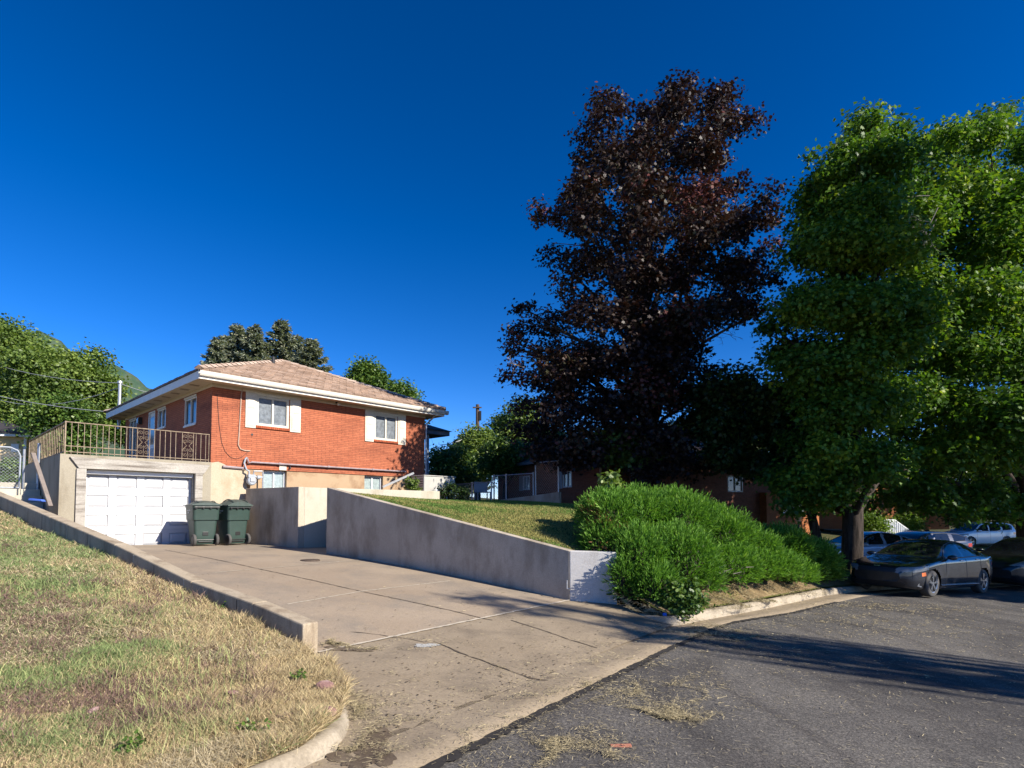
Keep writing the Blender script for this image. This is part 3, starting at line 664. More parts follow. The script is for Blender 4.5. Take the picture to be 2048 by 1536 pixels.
strawpile([(1440,1198,.25,.22,2600),(1490,1186,.25,.2,2400),(1570,1172,.4,.3,1500),(1400,1205,.2,.2,900),(1540,1176,.3,.25,1000),(1600,1165,.3,.25,800),(1300,1222,.22,.12,600),(1250,1216,.15,.1,400)],
  'straw_litter', 'yellow straw mulch between juniper and kerb', lambda x, y: np.maximum(lawnR_h(x, y), road_h(x, y)+.1))
q = scatter(road_poly, 2500, lambda x, y: (inframe(x, y))*np.clip((3.5/np.hypot(x, y))**1.5, 0, 1), (-2,2.5,20,16)); n = len(q); a = rng.random(n)*6.28; L = rng.uniform(.012,.055,n); d = np.hypot(q[:,0], q[:,1])
P = np.stack([q[:,0], q[:,1], road_h(q[:,0], q[:,1])+.008], 1); D = np.stack([np.cos(a), np.sin(a), 0*a], 1); B = np.stack([-np.sin(a), np.cos(a), 0*a], 1); w = np.clip(.0013*d/3.5,.0012,.005)
V = np.stack([P-B*w[:,None], P+D*L[:,None]-B*w[:,None], P+D*L[:,None]+B*w[:,None], P+B*w[:,None]], 1)
tag(mesh_np('straw_litter', V.reshape(-1,3), 4, 'straw', col=np.array((.42,.36,.24))*rng.uniform(.5,1.3,(n,1))), kind='stuff', label='single stalks of straw spread thinly over the asphalt', cat='straw')

q = scatter(DRV, 500, lambda x, y: np.clip((9/np.hypot(x, y))**2, 0, 1), (-8,5,2,15)); q2 = scatter(APR, 600, lambda x, y: .3+.7*(run_(x, y) < -1.2)); q = np.concatenate([q, q2]); n = len(q)
a = rng.random(n)*6.28; L = rng.uniform(.008,.035,n); P = np.stack([q[:,0], q[:,1], drive_h(q[:,0], q[:,1])+.007], 1); D = np.stack([np.cos(a), np.sin(a), rng.uniform(0,.25,n)], 1)*L[:,None]; B = np.stack([-np.sin(a), np.cos(a), 0*a], 1)*(L*.4)[:,None]
V = np.stack([P, P+D*.5-B, P+D, P+D*.5+B], 1); tag(mesh_np('leaf_litter', V.reshape(-1,3), 4, 'straw', col=np.array((.13,.095,.06))*rng.uniform(.4,1.8,(n,1))), kind='stuff', label='small dry leaf crumbs strewn over the driveway slabs', cat='leaf litter')
# rocks at the lawn corner
def rock(px, py, s, seed, label, hf=lawnL_h, flatness=.5):
    r = np.random.default_rng(seed); c = hit(px, py, hf); b = MB(); n, m = 9, 6
    k = r.normal(size=(6,3)); kk = unit(k); off = r.uniform(.55,.95,6)
    P = []
    for i in range(m+1):
        row = []
        for j in range(n+1):
            th = math.pi*i/m; ph = 2*math.pi*(j % n)/n
            v = np.array([math.sin(th)*math.cos(ph), math.sin(th)*math.sin(ph), math.cos(th)])
            rad = min([1.0] + [o_/max(1e-3, float(v@a_)) for a_, o_ in zip(kk, off) if v@a_ > 0.05])
            row.append((v[0]*rad*s, v[1]*rad*s*.75, v[2]*rad*s*flatness))
        P.append(row)
    b.grid(P); o = b.build('rock', 'rock'); o.location = (c.x, c.y, c.z + s*flatness*.8 + .018); o.rotation_euler = (r.normal()*.2, r.normal()*.2, r.random()*6)
    o['label'] = label; o['category'] = 'rock'; o['group'] = 'pink rocks edging the dry lawn'
rock(652, 1388, .09, 1, 'pink rock nearest the end of the low wall')
rock(652, 1440, .085, 2, 'dark red rounded rock touching the kerb bend')
rock(567, 1450, .10, 3, 'pale grey-pink flat rock lying in straw grass', flatness=.35)
rock(612, 1458, .07, 4, 'brownish wedge rock between the pale rock and the kerb')
rock(465, 1395, .06, 5, 'small purple-brown rock half buried in the lawn', flatness=.35)
rock(185, 1432, .045, 6, 'small orange-red rock lying in the lawn far from the kerb')
# things lying on the road / kerb
c = hit(1241, 1494, road_h); o = MB().hexa([(-.075,-.012,0),(.08,-.016,0),(.078,.012,0),(-.08,.014,0)], [(-.072,-.01,.018),(.075,-.013,.022),(.075,.01,.02),(-.076,.011,.016)]).build('stick', 'redwood', bevel=.003)
o.location = (c.x, c.y, c.z+.002); tag(o, 'short reddish wood chip lying on the asphalt', 'stick')
c = W(1330, 1230, 9.26); o = MB().box(-.03,.03,-.004,.004,-.02,.03).build('kerb_mark', 'bluepaint', bevel=.002); o.location = (c.x, c.y+.02, c.z); tag(o, 'small blue painted mark on the kerb corner', 'mark')

# ---------------------------------------------------------------- concrete walls
def wall_seg(b, A, Bq, t, zt0, zt1, zb0, zb1, n):    # A, Bq plan points of the visible face, thickness towards n
    A = Vector(A); Bq = Vector(Bq); n = Vector(n).normalized()*t
    q = [A, Bq, Bq+n, A+n]; zb = [zb0, zb1, zb1, zb0]; zt = [zt0, zt1, zt1, zt0]
    if (Bq-A).x*n.y-(Bq-A).y*n.x < 0: q = [q[1], q[0], q[3], q[2]]; zb = [zb[1], zb[0], zb[3], zb[2]]; zt = [zt[1], zt[0], zt[3], zt[2]]
    b.hexa([(p.x, p.y, z) for p, z in zip(q, zb)], [(p.x, p.y, z) for p, z in zip(q, zt)]); return b
E = Vector((-2.19,6.57)); dl = Vector((-.817,.575)); nl = Vector((-.575,-.817))
b = MB(); zt = lambda s: 0.35 + .1425*s + (-.06 if 1 < s < 5 else 0)*min(1, (s-1)/1.5 if s < 2.5 else (5-s)/2.5)
SS = [0, 1, 2.5, 5, 8, 10.5, 13.0]
for s0, s1 in zip(SS[:-1], SS[1:]): 
    A, Bq = E+dl*s0, E+dl*s1; wall_seg(b, A, Bq, .2, zt(s0), zt(s1), -.5, -.5, nl)
lw = b.build('low_wall', 'lowconc', bevel=.018); tag(lw, 'long low concrete wall stepping up between dry lawn and driveway', 'wall')
for i, s in enumerate([1.35, 2.7, 3.6, 4.3, 6.1, 7.1, 8.4]):   # cast joints on the lawn face
    p = E+dl*s+nl*.2; p2 = p+nl*.003
    MB().hexa([(p.x,p.y,zt(s)-.4),(p2.x,p2.y,zt(s)-.4),(p2.x+dl.x*.012,p2.y+dl.y*.012,zt(s)-.4),(p.x+dl.x*.012,p.y+dl.y*.012,zt(s)-.4)],
              [(p.x,p.y,zt(s)-.02),(p2.x,p2.y,zt(s)-.02),(p2.x+dl.x*.012,p2.y+dl.y*.012,zt(s)-.02),(p.x+dl.x*.012,p.y+dl.y*.012,zt(s)-.02)]).build('joint', 'lightconc' if i % 2 else 'seamd', lw)
rw = tag(empty('retaining_wall', (1.05,10.57,0)), 'tall grey concrete retaining wall sloping down with a white painted end', 'wall')
def kid(b, name, mat, root, **k):
    o = b.build(name, mat, root, **k); o.matrix_parent_inverse = Matrix.Translation(-root.location) if not root.rotation_euler.z else (Matrix.Translation(root.location) @ Matrix.Rotation(root.rotation_euler.z, 4, 'Z')).inverted(); return o
nb = Vector((.595,.804))
kid(wall_seg(MB(), (1.05,10.57), (-4.8,14.9), .2, .87, 2.21, -.4, -.4, nb), 'wall_face', 'wallconc', rw, bevel=.012)
o = kid(wall_seg(MB(), (1.056,10.566), (1.9,10.48), .2, .87, .85, -.5, -.5, (.1,1)), 'wall_return', 'whitewall', rw, bevel=.012); o['label'] = 'white painted end of the wall'
b = MB(); c = W(1131,1158,10.66); b.tube([W(1134,1161,10.58), W(1134,1161,10.52), W(1134,1177,10.52), W(1138,1178,10.50), W(1138,1178,10.56)], .012, 6); kid(b, 'bracket', 'galv', rw)
mw = wall_seg(MB(), (-5.97,16.08), (-8.2,17.7), .2, 2.28, 2.29, .2, .2, nb).build('retaining_wall', 'wallconc', bevel=.012); tag(mw, 'flat topped grey concrete wall behind the two green bins', 'wall')
o = wall_seg(MB(), (-5.853,16.236), (-2.45,19.5), .2, 2.27, 2.27, .2, .2, (-.69,.72)).build('stairwell_wall', 'lightconc', bevel=.012); tag(o, 'sunlit pale concrete wall along the upper lawn by the house', 'wall')
dB = Vector((.717,.697)); nB = Vector((.697,-.717)); p0 = Vector((-5.8,16.24)) + dB*1.0
st = tag(empty('stairs', (p0.x, p0.y, 0.5)), 'shaded concrete steps climbing behind the retaining wall', 'stairs')
for i in range(5):
    a = p0 + dB*.3*i + nB*.02; q = [a, a+nB*1.2, a+nB*1.2+dB*.3, a+dB*.3]
    kid(MB().hexa([(v.x, v.y, .3) for v in q], [(v.x, v.y, .66+.17*(i+1)) for v in q]), 'step', 'wallconc', st, bevel=.008)
hr = tag(empty('handrail', W(817,975,20.3)), 'grey pipe handrail slanting above the stairwell by the house corner', 'handrail')
kid(MB().bar(W(765,974,19.6), W(827,946,20.6), .05, .07), 'rail', 'galv', hr); kid(MB().tube([W(817,950,20.42), W(817,976,20.42)], .022, 8), 'post', 'galv', hr)
hr = tag(empty('handrail', W(640,1034,16.9)), 'small dark handrail end in the shaded stair opening', 'handrail')
kid(MB().tube([W(634,1033,16.9), W(645,1029,17.2), W(656,1024,17.6)], .022, 8), 'rail', 'greypaint', hr); kid(MB().tube([W(640,1031,17.05), W(640,1040,17.05)], .014, 6), 'bracket', 'dark', hr)
# ---------------------------------------------------------------- brick house
HA = math.atan2(.731, .682); HC = Vector((-9.06, 17.24, 0)); HT = Vector((math.cos(HA), math.sin(HA), 0)); HN = Vector((-math.sin(HA), math.cos(HA), 0))
def HF(px, py, yl=0.0):            # a pixel's point on a plane parallel to the front wall -> (x, z)
    r = ray(px, py); k = (HC.dot(HN)+yl)/r.dot(HN); p = r*k; return ((p-HC).dot(HT), p.z+ZC)
def HS(px, py, xl=0.0):            # on a plane parallel to the deck side wall -> (y, z)
    r = ray(px, py); k = (HC.dot(HT)+xl)/r.dot(HT); p = r*k; return ((p-HC).dot(HN), p.z+ZC)
house = empty('brick_house', HC, HA, 'single storey red brick house with tan tiled hip roof and cream shutters', 'house')
HXW, HYW, ZB0, ZB1 = 8.1, 9.6, 2.93, 5.385
def holed(b, axis, u0, u1, z0, z1, holes, depth, at=0.0, flip=1):
    """wall sheet with recessed openings; axis 'x': spans x at y=at; axis 'y': spans y at x=at"""
    us = sorted({u0, u1, *[h[0] for h in holes], *[h[1] for h in holes]}); zs = sorted({z0, z1, *[h[2] for h in holes], *[h[3] for h in holes]})
    pt = (lambda u, d, z: (u, at+d, z)) if axis == 'x' else (lambda u, d, z: (at+d, u, z))
    for i in range(len(us)-1):
        for j in range(len(zs)-1):
            cu, cz = (us[i]+us[i+1])/2, (zs[j]+zs[j+1])/2
            if any(h[0] < cu < h[1] and h[2] < cz < h[3] for h in holes): continue
            q = [pt(us[i],0,zs[j]), pt(us[i+1],0,zs[j]), pt(us[i+1],0,zs[j+1]), pt(us[i],0,zs[j+1])]
            b.poly(q if axis == 'x' else q[::-1])
    for a, c, d, e in holes:
        for (ua, za), (ub, zb) in (((a,d),(c,d)), ((c,d),(c,e)), ((c,e),(a,e)), ((a,e),(a,d))):
            q = [pt(ua,0,za), pt(ub,0,zb), pt(ub,depth,zb), pt(ua,depth,za)]; b.poly(q[::-1] if axis == 'x' else q)
    return b
def rect(f, x0, y0, x1, y1, **k):      # pixel corners (left-top, right-bottom) -> u0,u1,z0,z1
    a = f(x0, y0, **k); c = f(x1, y1, **k); return (min(a[0],c[0]), max(a[0],c[0]), min(a[1],c[1]), max(a[1],c[1]))
w1 = rect(HF, 513, 796, 577, 858); w2 = rect(HF, 748, 831, 794, 882)
b1 = rect(HF, 528, 944, 574, 976); b2 = rect(HF, 730, 955, 767, 976)
def fix(h, z0, z1): return (h[0], h[1], z0, z1)
w1 = fix(w1, HF(545,854)[1], HF(545,795)[1]); w2 = fix(w2, HF(770,881)[1], HF(770,830)[1])
b1 = fix(b1, 2.15, ZB0-.02-.0); b2 = fix(b2, 2.15, ZB0-.0-.02)
l1 = rect(HS, 370, 801, 392, 850); l2 = rect(HS, 316, 819, 331, 855); ld = rect(HS, 298, 822, 309, 880); l3 = rect(HS, 260, 836, 272, 882)
l1 = fix(l1, HS(381,849)[1], HS(381,797)[1]); l2 = fix(l2, HS(323.5,855)[1], l1[3]); ld = fix(ld, 3.08, l1[3]+.06); l3 = fix(l3, 3.7, l1[3])
b = MB()
holed(b, 'x', 0, HXW, ZB0, ZB1, [w1, w2], .10)
holed(b, 'y', 0, HYW, ZB0, ZB1, [l1, l2, l3, ld], .10, 0.0)
b.poly([(HXW,0,ZB0),(HXW,HYW,ZB0),(HXW,HYW,ZB1),(HXW,0,ZB1)]); b.poly([(HXW,HYW,ZB0),(0,HYW,ZB0),(0,HYW,ZB1),(HXW,HYW,ZB1)])
b.build('wall', 'brick', house)
b = MB(); holed(b, 'x', .03, HXW-.03, .5, ZB0+.0, [b1, b2], .18, .035); b.poly([(HXW-.03,.035,.5),(HXW-.03,HYW,.5),(HXW-.03,HYW,ZB0),(HXW-.03,.035,ZB0)])
b.poly([(.03,.035,.5),(.03,.035,ZB0),(.03,HYW,ZB0),(.03,HYW,.5)]); b.build('foundation', 'found', house)
MB().box(.2, HXW-.2, .3, HYW-.2, .5, 5.2).build('interior', 'dark', house)
def window(u, axis, name, parent, dep, fr, mat, panes=2, fm='white', dsgn=1, at=0.0):
    x0, x1, z0, z1 = u; b = MB()
    bx = (lambda a, c, d0, d1, e, f: b.box(a, c, at+min(d0,d1), at+max(d0,d1), e, f)) if axis == 'x' else (lambda a, c, d0, d1, e, f: b.box(at+min(d0,d1), at+max(d0,d1), a, c, e, f))
    d0, d1 = dep-.05, dep+.03
    bx(x0, x1, d0, d1, z1-fr, z1); bx(x0, x1, d0, d1, z0, z0+fr)
    bx(x0, x0+fr, d0, d1, z0+fr, z1-fr); bx(x1-fr, x1, d0, d1, z0+fr, z1-fr)
    for k in range(1, panes):
        xm = x0+(x1-x0)*k/panes; bx(xm-fr*.4, xm+fr*.4, d0+.005, d1, z0+fr, z1-fr)
    f = b.build(name, fm, parent); g = MB()
    if axis == 'x': g.box(x0+fr, x1-fr, at+dep, at+dep+.015, z0+fr, z1-fr)
    else: g.box(at+dep, at+dep+.015, x0+fr, x1-fr, z0+fr, z1-fr)
    g.build('pane', mat, f); return f
for u in (w1, w2):
    f = window(u, 'x', 'window', house, .04, .075, 'panec', fm='cream')
    b = MB(); b.box(u[0]-.02, u[1]+.02, -.045, -.008, u[3]-.005, u[3]+.085); b.build('head_board', 'cream', f)
    b = MB(); b.box(u[0]-.02, u[1]+.03, -.05, .02, u[2]-.085, u[2]-.004); b.build('sill', 'sill', f)
for (xa, xb, w) in ((490.5,512,w1), (579.5,601,w1), (730,747.5,w2), (795.5,811,w2)):
    u0, u1 = HF(xa, 820)[0], HF(xb, 820)[0]; z0, z1 = w[2]-.10, w[3]+.10
    b = MB().box(u0, u1, -.035, -.006, z0, z1); zm = (z0+z1)/2+.02; fr = .055
    for e, f in ((z0+fr, zm-fr/2), (zm+fr/2, z1-fr)):
        b.hexa([(u0+fr,-.048,e),(u1-fr,-.048,e),(u1-fr,-.035,e),(u0+fr,-.035,e)], [(u0+fr,-.048,f),(u1-fr,-.048,f),(u1-fr,-.035,f),(u0+fr,-.035,f)])
        b.box(u0+fr+.03, u1-fr-.03, -.056, -.048, e+.03, f-.03)
    b.build('shutter', 'cream', house, bevel=.004)
for u in (b1, b2): window(u, 'x', 'basement_window', house, .17, .045, 'panel', at=.035)
for u in (l1, l2, l3):
    f = window(u, 'y', 'window', house, .05, .035, 'pane', fm='fascia')
    MB().box(-.04, -.002, u[0], u[1], u[2]-.06, u[2]-.004).build('sill', 'fascia', f); MB().box(-.03, -.004, u[0]-.02, u[1]+.02, u[3]+.003, u[3]+.07).build('head_board', 'cream', f)
d = MB(); d.box(.03, .06, ld[0]+.05, ld[1]-.05, ld[2], ld[3]-.05); d = d.build('storm_door', 'white', house)
MB().box(.02, .029, ld[0]+.15, ld[1]-.15, ld[2]+1.0, ld[3]-.2).build('pane', 'pane', d); MB().box(.02, .029, ld[0]+.15, ld[1]-.15, ld[2]+.2, ld[2]+.85).build('kick_panel', 'greypaint', d)
MB().box(-.01, .02, ld[0], ld[0]+.05, ld[2], ld[3]).box(-.01, .02, ld[1]-.05, ld[1], ld[2], ld[3]).box(-.01, .02, ld[0]+.05, ld[1]-.05, ld[3]-.05, ld[3]).build('door_frame', 'white', d)
y, z = HS(283, 842); lp = MB().box(-.12, -.003, y-.12, y+.12, z-.13, z+.13).build('wall_lamp', 'dark', house); MB().box(-.15, -.121, y-.09, y+.05, z-.09, z+.09).build('lamp_glass', 'lampglass', lp)
# frieze, soffit, fascia, gutter
OV = .55; ex0, ex1, ey0, ey1 = -OV, HXW+OV, -OV, HYW+OV; ZS = 5.46
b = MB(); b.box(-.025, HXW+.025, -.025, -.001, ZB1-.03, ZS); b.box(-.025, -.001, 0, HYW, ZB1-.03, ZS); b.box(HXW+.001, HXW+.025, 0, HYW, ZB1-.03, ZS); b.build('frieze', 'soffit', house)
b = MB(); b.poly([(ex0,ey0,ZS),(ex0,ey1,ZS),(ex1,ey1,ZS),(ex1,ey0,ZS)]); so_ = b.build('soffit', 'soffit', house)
sv_ = flat('soffit_vent', (0.30,0.235,0.17), 0.8)
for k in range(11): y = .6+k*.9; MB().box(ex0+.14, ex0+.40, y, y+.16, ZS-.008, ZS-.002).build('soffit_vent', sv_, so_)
b = MB(); b.box(ex0, ex1, ey0-.02, ey0, ZS-.03, ZS+.20); b.box(ex0-.02, ex0, ey0, ey1, ZS-.03, ZS+.20); b.box(ex1, ex1+.02, ey0, ey1, ZS-.03, ZS+.20); b.box(ex0, ex1, ey1, ey1+.02, ZS-.03, ZS+.2)
fa = b.build('fascia', 'fascia', house)
b = MB(); pr = [(-.021,ZS+.04),(-.10,ZS+.05),(-.125,ZS+.10),(-.135,ZS+.19),(-.12,ZS+.19),(-.105,ZS+.10),(-.03,ZS+.07)]
b.grid([[(x, ey0+p, q) for p, q in pr] for x in np.linspace(ex0-.02, ex1+.15, 24)]); b.poly([(ex0-.02, ey0+p, q) for p, q in pr]); b.poly([(ex1+.15, ey0+p, q) for p, q in pr]); b.build('gutter', 'gutterp', house)
# downpipe at the far front corner
MB().tube([(HXW+.04,-.04,2.4),(HXW+.04,-.04,5.1),(HXW+.2,-.35,5.4),(HXW+.3,-.5,5.5)], .035, 8).build('downpipe', 'galv', house)
# tiled hip roof: every course is a stepped strip of separate tiles
apz = 7.62; rz0 = ZS+.22; run = (ex1-ex0)/2; slope = (apz-rz0)/run; A1 = ((ex0+ex1)/2, ey0+run); A2 = ((ex0+ex1)/2, ey1-run)
V = []; VAR = []
def tile_plane(o, du, dn, L, top0, top1):
    """o eave corner, du along the eave, dn up the slope (plan); L eave length; top0/top1: u at the ridge line"""
    rows = 18; tw = .30
    for i in range(rows):
        t0, t1 = i/rows, (i+1.25)/rows; t1 = min(t1, 1.0)
        uA, uB = top0*t0, L+(top1-L)*t0
        n = max(1, int((uB-uA)/tw)); off = (i % 2)*.5*tw
        us = [uA] + [u for u in np.arange(math.floor(uA/tw)*tw+off, uB, tw) if uA+.03 < u < uB-.03] + [uB]
        for ua, ub in zip(us[:-1], us[1:]):
            h = .045 + rng.random()*.018; r = rng.random()
            # sheared towards the hips
            fa_, fb = [np.clip(u, top0*t1, L+(top1-L)*t1) for u in (ua, ub)]
            def P(u, t, dz): return (o[0]+du[0]*u+dn[0]*run*t, o[1]+du[1]*u+dn[1]*run*t, rz0+slope*run*t+dz)
            g = .004
            q = [P(ua+g,t0,h), P(ub-g,t0,h), P(fb-g,t1,.012), P(fa_+g,t1,.012)]; V.extend(q)
            V.extend([P(ua+g,t0,-.01), P(ub-g,t0,-.01), P(ub-g,t0,h), P(ua+g,t0,h)]); VAR.extend([.37+.63*r, .25*r])  # butt faces coloured darker, standing in for shadow and dirt under each course
LX, LY = ex1-ex0+.08, ey1-ey0+.08; e0, e1, f0, f1 = ex0-.05, ex1+.05, ey0-.05, ey1+.05
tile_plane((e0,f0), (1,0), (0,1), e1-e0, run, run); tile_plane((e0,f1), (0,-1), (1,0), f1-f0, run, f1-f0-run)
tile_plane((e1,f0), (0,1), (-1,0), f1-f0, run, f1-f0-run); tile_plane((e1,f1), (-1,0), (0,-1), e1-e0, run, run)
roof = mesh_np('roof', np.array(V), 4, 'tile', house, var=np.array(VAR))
b = MB(); az = rz0+slope*run-.03
b.poly([(e0,f0,rz0-.012),(e1,f0,rz0-.012),(A1[0],A1[1],az)]); b.poly([(e1,f0,rz0-.012),(e1,f1,rz0-.012),(A2[0],A2[1],az),(A1[0],A1[1],az)])
b.poly([(e1,f1,rz0-.012),(e0,f1,rz0-.012),(A2[0],A2[1],az)]); b.poly([(e0,f1,rz0-.012),(e0,f0,rz0-.012),(A1[0],A1[1],az),(A2[0],A2[1],az)])
b.poly([(e0,f0,rz0-.013),(e0,f1,rz0-.013),(e1,f1,rz0-.013),(e1,f0,rz0-.013)]); b.build('underlay', 'dark', roof)
V = []; VAR = []
def caps(p, q):
    p, q = Vector(p), Vector(q); L = (q-p).length; n = int(L/.34); d = (q-p)/n; s = Vector((d.y, -d.x, 0)).normalized()*.13
    for i in range(n):
        a = p+d*i; c = p+d*(i+1.15); u0 = Vector((0,0,.085)); u1 = Vector((0,0,.055)); lo = Vector((0,0,-.035)); r = .45+rng.random()*.55
        m = .55
        for sg in (1,-1):
            V.extend([a+u0, a+s*sg+lo+Vector((0,0,.03)), c+s*sg+lo, c+u1] if sg == 1 else [a+u0, c+u1, c-s+lo, a-s+lo+Vector((0,0,.03))]); VAR.append(r)
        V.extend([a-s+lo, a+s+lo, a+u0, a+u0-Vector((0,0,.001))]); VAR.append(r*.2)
zz = rz0+slope*run+.03
caps((e0,f0,rz0+.05), (A1[0],A1[1],zz)); caps((e1,f0,rz0+.05), (A1[0],A1[1],zz)); caps((A1[0],A1[1],zz), (A2[0],A2[1],zz)); caps((e0,f1,rz0+.05), (A2[0],A2[1],zz)); caps((e1,f1,rz0+.05), (A2[0],A2[1],zz))
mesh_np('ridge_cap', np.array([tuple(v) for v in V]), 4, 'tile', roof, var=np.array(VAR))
MB().tube([(3.2,3.0,6.9),(3.2,3.0,7.45)], .06, 10).build('vent_pipe', 'dark', roof)
# floodlight under the eave, small vents on the wall
x, z = HF(678, 808, -.2); fl = MB().tube([(x,-.02,z+.08),(x,-.12,z+.02)], .03, 8).build('floodlight', 'dark', house); MB().lathe([(.0,-.12),(.05,-.12),(.06,-.2),(.0,-.22)], 'y', (x,0,z), 12).build('bulb', 'cream', fl)
x, z = HF(566, 935); MB().box(x-.13, x+.11, -.015, -.003, z-.09, z+.10).build('vent_plate', 'cream', house)
x, z = HF(579, 935); MB().tube([(x,.0,z),(x,-.06,z),(x,-.07,z-.05)], .025, 8).build('tap', 'dark', house)
x, z = HF(504, 869); MB().lathe([(0,-.012),(.035,-.012),(.035,0)], 'y', (x,-.002,z), 10).build('hole_cover', 'dark', house)
P = [(*HF(a, c),) for a, c in ((484,779),(482,790),(478,860),(476,890),(480,898),(488,901),(500,902))]
MB().tube([(x, -.025, z) for x, z in P], .018, 6).build('conduit', 'tanpipe', house)
P = [HF(a, c) for a, c in ((434,790),(436,820),(438,850),(443,885),(450,903),(460,914),(472,918),(484,914),(497,902))]
MB().tube([(x, -.012, z) for x, z in P], .006, 5).build('loose_cable', 'wired', house)
# side porch at the far end
po = tag(empty('porch', HC + HT*8.1, HA), 'small dark roofed side porch at the far end of the brick house', 'porch')
MB().hexa([(.06,2.0,5.1),(3.05,2.0,5.1),(3.05,6.5,5.1),(.06,6.5,5.1)], [(.06,2.0,5.3),(3.05,2.0,5.3),(3.05,6.5,5.3),(.06,6.5,5.3)]).build('fascia', 'greyfascia', po)
MB().hexa([(.06,1.9,5.305),(3.15,1.9,5.305),(3.15,6.6,5.305),(.06,6.6,5.305)], [(.06,3.0,5.85),(1.6,3.0,5.8),(1.6,5.6,5.8),(.06,5.6,5.85)]).build('roof', 'porchroof', po)
for y in (2.2, 6.2): MB().box(1.9, 2.0, y, y+.1, 1.9, 5.098).build('post', 'greypaint', po)
MB().tube([(.08,2.2,3.3),(1.9,2.2,3.28)], .025, 6).build('rail', 'galv', po)
# electric mast at the far eave and its wires
p = W(238, 830, 24.2); mast = tag(empty('service_mast', p), 'grey electric service mast rising beside the far roof corner', 'mast')
top = W(238.5, 766, 24.2) - p
MB().tube([(0,0,-.6), (0,0,top.z)], .06, 10).build('pipe', 'galv', mast); MB().lathe([(0,top.z+.1),(.09,top.z+.08),(.1,top.z-.02),(.05,top.z-.05)], 'z', (0,0,0), 12).build('weatherhead', 'galv', mast)
def wire(pts, r, label, mat='wire', group='overhead cables'):
    p0 = pts[0]; b = MB(); L = []
    for i in range(len(pts)-1):
        for k in range(8):
            t = k/8; L.append(pts[i].lerp(pts[i+1], t) - Vector((0,0,1))*0)
    L.append(pts[-1]); o = b.tube(L, r, 5).build('overhead_cable', mat); tag(o, label, 'cable', group)
def sag(a, c, s, n=10): return [a.lerp(c, t/n) - Vector((0,0,s*4*(t/n)*(1-t/n))) for t in range(n+1)]
wire(sag(W(-60,711,34), W(238,766,24.2), .35), .013, 'highest cable running left from the mast top')
wire(sag(W(-60,774,34), W(236,776,24.2), .9), .015, 'sagging cable meeting the mast below its top')
wire(sag(W(-60,778,30), W(209,823,23.9), .15), .016, 'lowest pale cable running to the eave corner')
wire(sag(W(242,768,24.2), W(330,790,40), .1), .018, 'thin cable running right from the mast behind the roof')

# ---------------------------------------------------------------- garage under the deck
gar = empty('garage', HC, HA, 'plastered concrete garage with white panelled door under the railed deck', 'garage')
GX0, GX1 = -3.61, 1.06; DX0, DX1, DZ0, DZ1 = -3.07, -.44, .55, 2.69; GD = 3.06
b = MB(); YF = -.06
holed(b, 'x', GX0, 0.0, -.2, GD, [(DX0, DX1, -.2, DZ1)], .34, YF)
b.poly([(GX0,YF,-.2),(GX0,YF,GD),(GX0,6.4,GD),(GX0,6.4,-.2)]); b.poly([(GX0,YF,GD),(0,YF,GD),(0,6.4,GD),(GX0,6.4,GD)])
b.build('wall', 'garconc', gar)
b = MB(); b.v = [(0,YF,-.2),(GX1,YF,-.2),(GX1,YF,2.86),(.55,YF,2.93),(.35,YF,3.03),(.2,YF,3.09),(0,YF,3.05),(0,.02,-.2),(GX1,.02,-.2),(GX1,.02,2.86),(.55,.02,2.93),(.35,.02,3.03),(.2,.02,3.09),(0,.02,3.05)]
b.f = [(0,1,2,3,4,5,6)] + [(i, i+7, (i+1) % 7+7, (i+1) % 7) for i in range(7)]
o = b.build('plaster_patch', concrete('smooth_plaster', (0.46,0.38,0.27), (0.53,0.45,0.33), (0.40,0.29,0.18), (.8,.8,.6), 1.0), gar)
# door: four rows of four raised panels
dy = YF+.26; b = MB(); rows = 4; H = (DZ1-.03-DZ0)/rows; Wd = (DX1-DX0)/4
for r in range(rows):
    z0 = DZ0+r*H; z1 = z0+H-.008; holes = []
    for c in range(4):
        x0 = DX0+c*Wd; holes.append((x0+.09, x0+Wd-.09, z0+.10, z1-.10))
    holed(b, 'x', DX0+.01, DX1-.01, z0, z1, holes, .03, dy)
    for a, c, d_, e in holes:
        b.poly([(a,dy+.03,d_),(c,dy+.03,d_),(c,dy+.03,e),(a,dy+.03,e)])
        m = .06; g_ = .015; q0 = [(a+g_,dy+.0295,d_+g_),(c-g_,dy+.0295,d_+g_),(c-g_,dy+.0295,e-g_),(a+g_,dy+.0295,e-g_)]; q1 = [(a+m,dy+.003,d_+m),(c-m,dy+.003,d_+m),(c-m,dy+.003,e-m),(a+m,dy+.003,e-m)]
        b.poly(q1)
        for k in range(4): b.poly([q0[k], q0[(k+1)%4], q1[(k+1)%4], q1[k]])
    b.poly([(DX0+.01,dy,z1),(DX1-.01,dy,z1),(DX1-.01,dy+.02,z1),(DX0+.01,dy+.02,z1)])
gd = b.build('garage_door', 'door', gar)
MB().box(DX0, DX1, dy+.03, dy+.06, DZ0-.5, DZ1).build('door_backing', 'greypaint', gd)
MB().box(DX0+.012, DX1-.012, YF+.12, YF+.17, DZ1-.11, DZ1-.003).build('door_header', 'white', gar)
MB().box(DX0+.001, DX0+.03, YF+.1, YF+.16, .4, DZ1-.12).build('door_jamb', 'timber', gar); MB().box(DX1-.03, DX1-.001, YF+.1, YF+.16, .4, DZ1-.12).build('door_jamb', 'timber', gar)
b = MB(); y0, y1 = YF-.07, YF-.004
b.hexa([(-3.22,y0,2.70),(-.22,y0,2.70),(-.22,y1,2.70),(-3.22,y1,2.70)], [(-3.42,y0,2.99),(-.05,y0,2.97),(-.05,y1,2.97),(-3.42,y1,2.99)])
b.build('lintel_beam', 'timber', gar, bevel=.006)
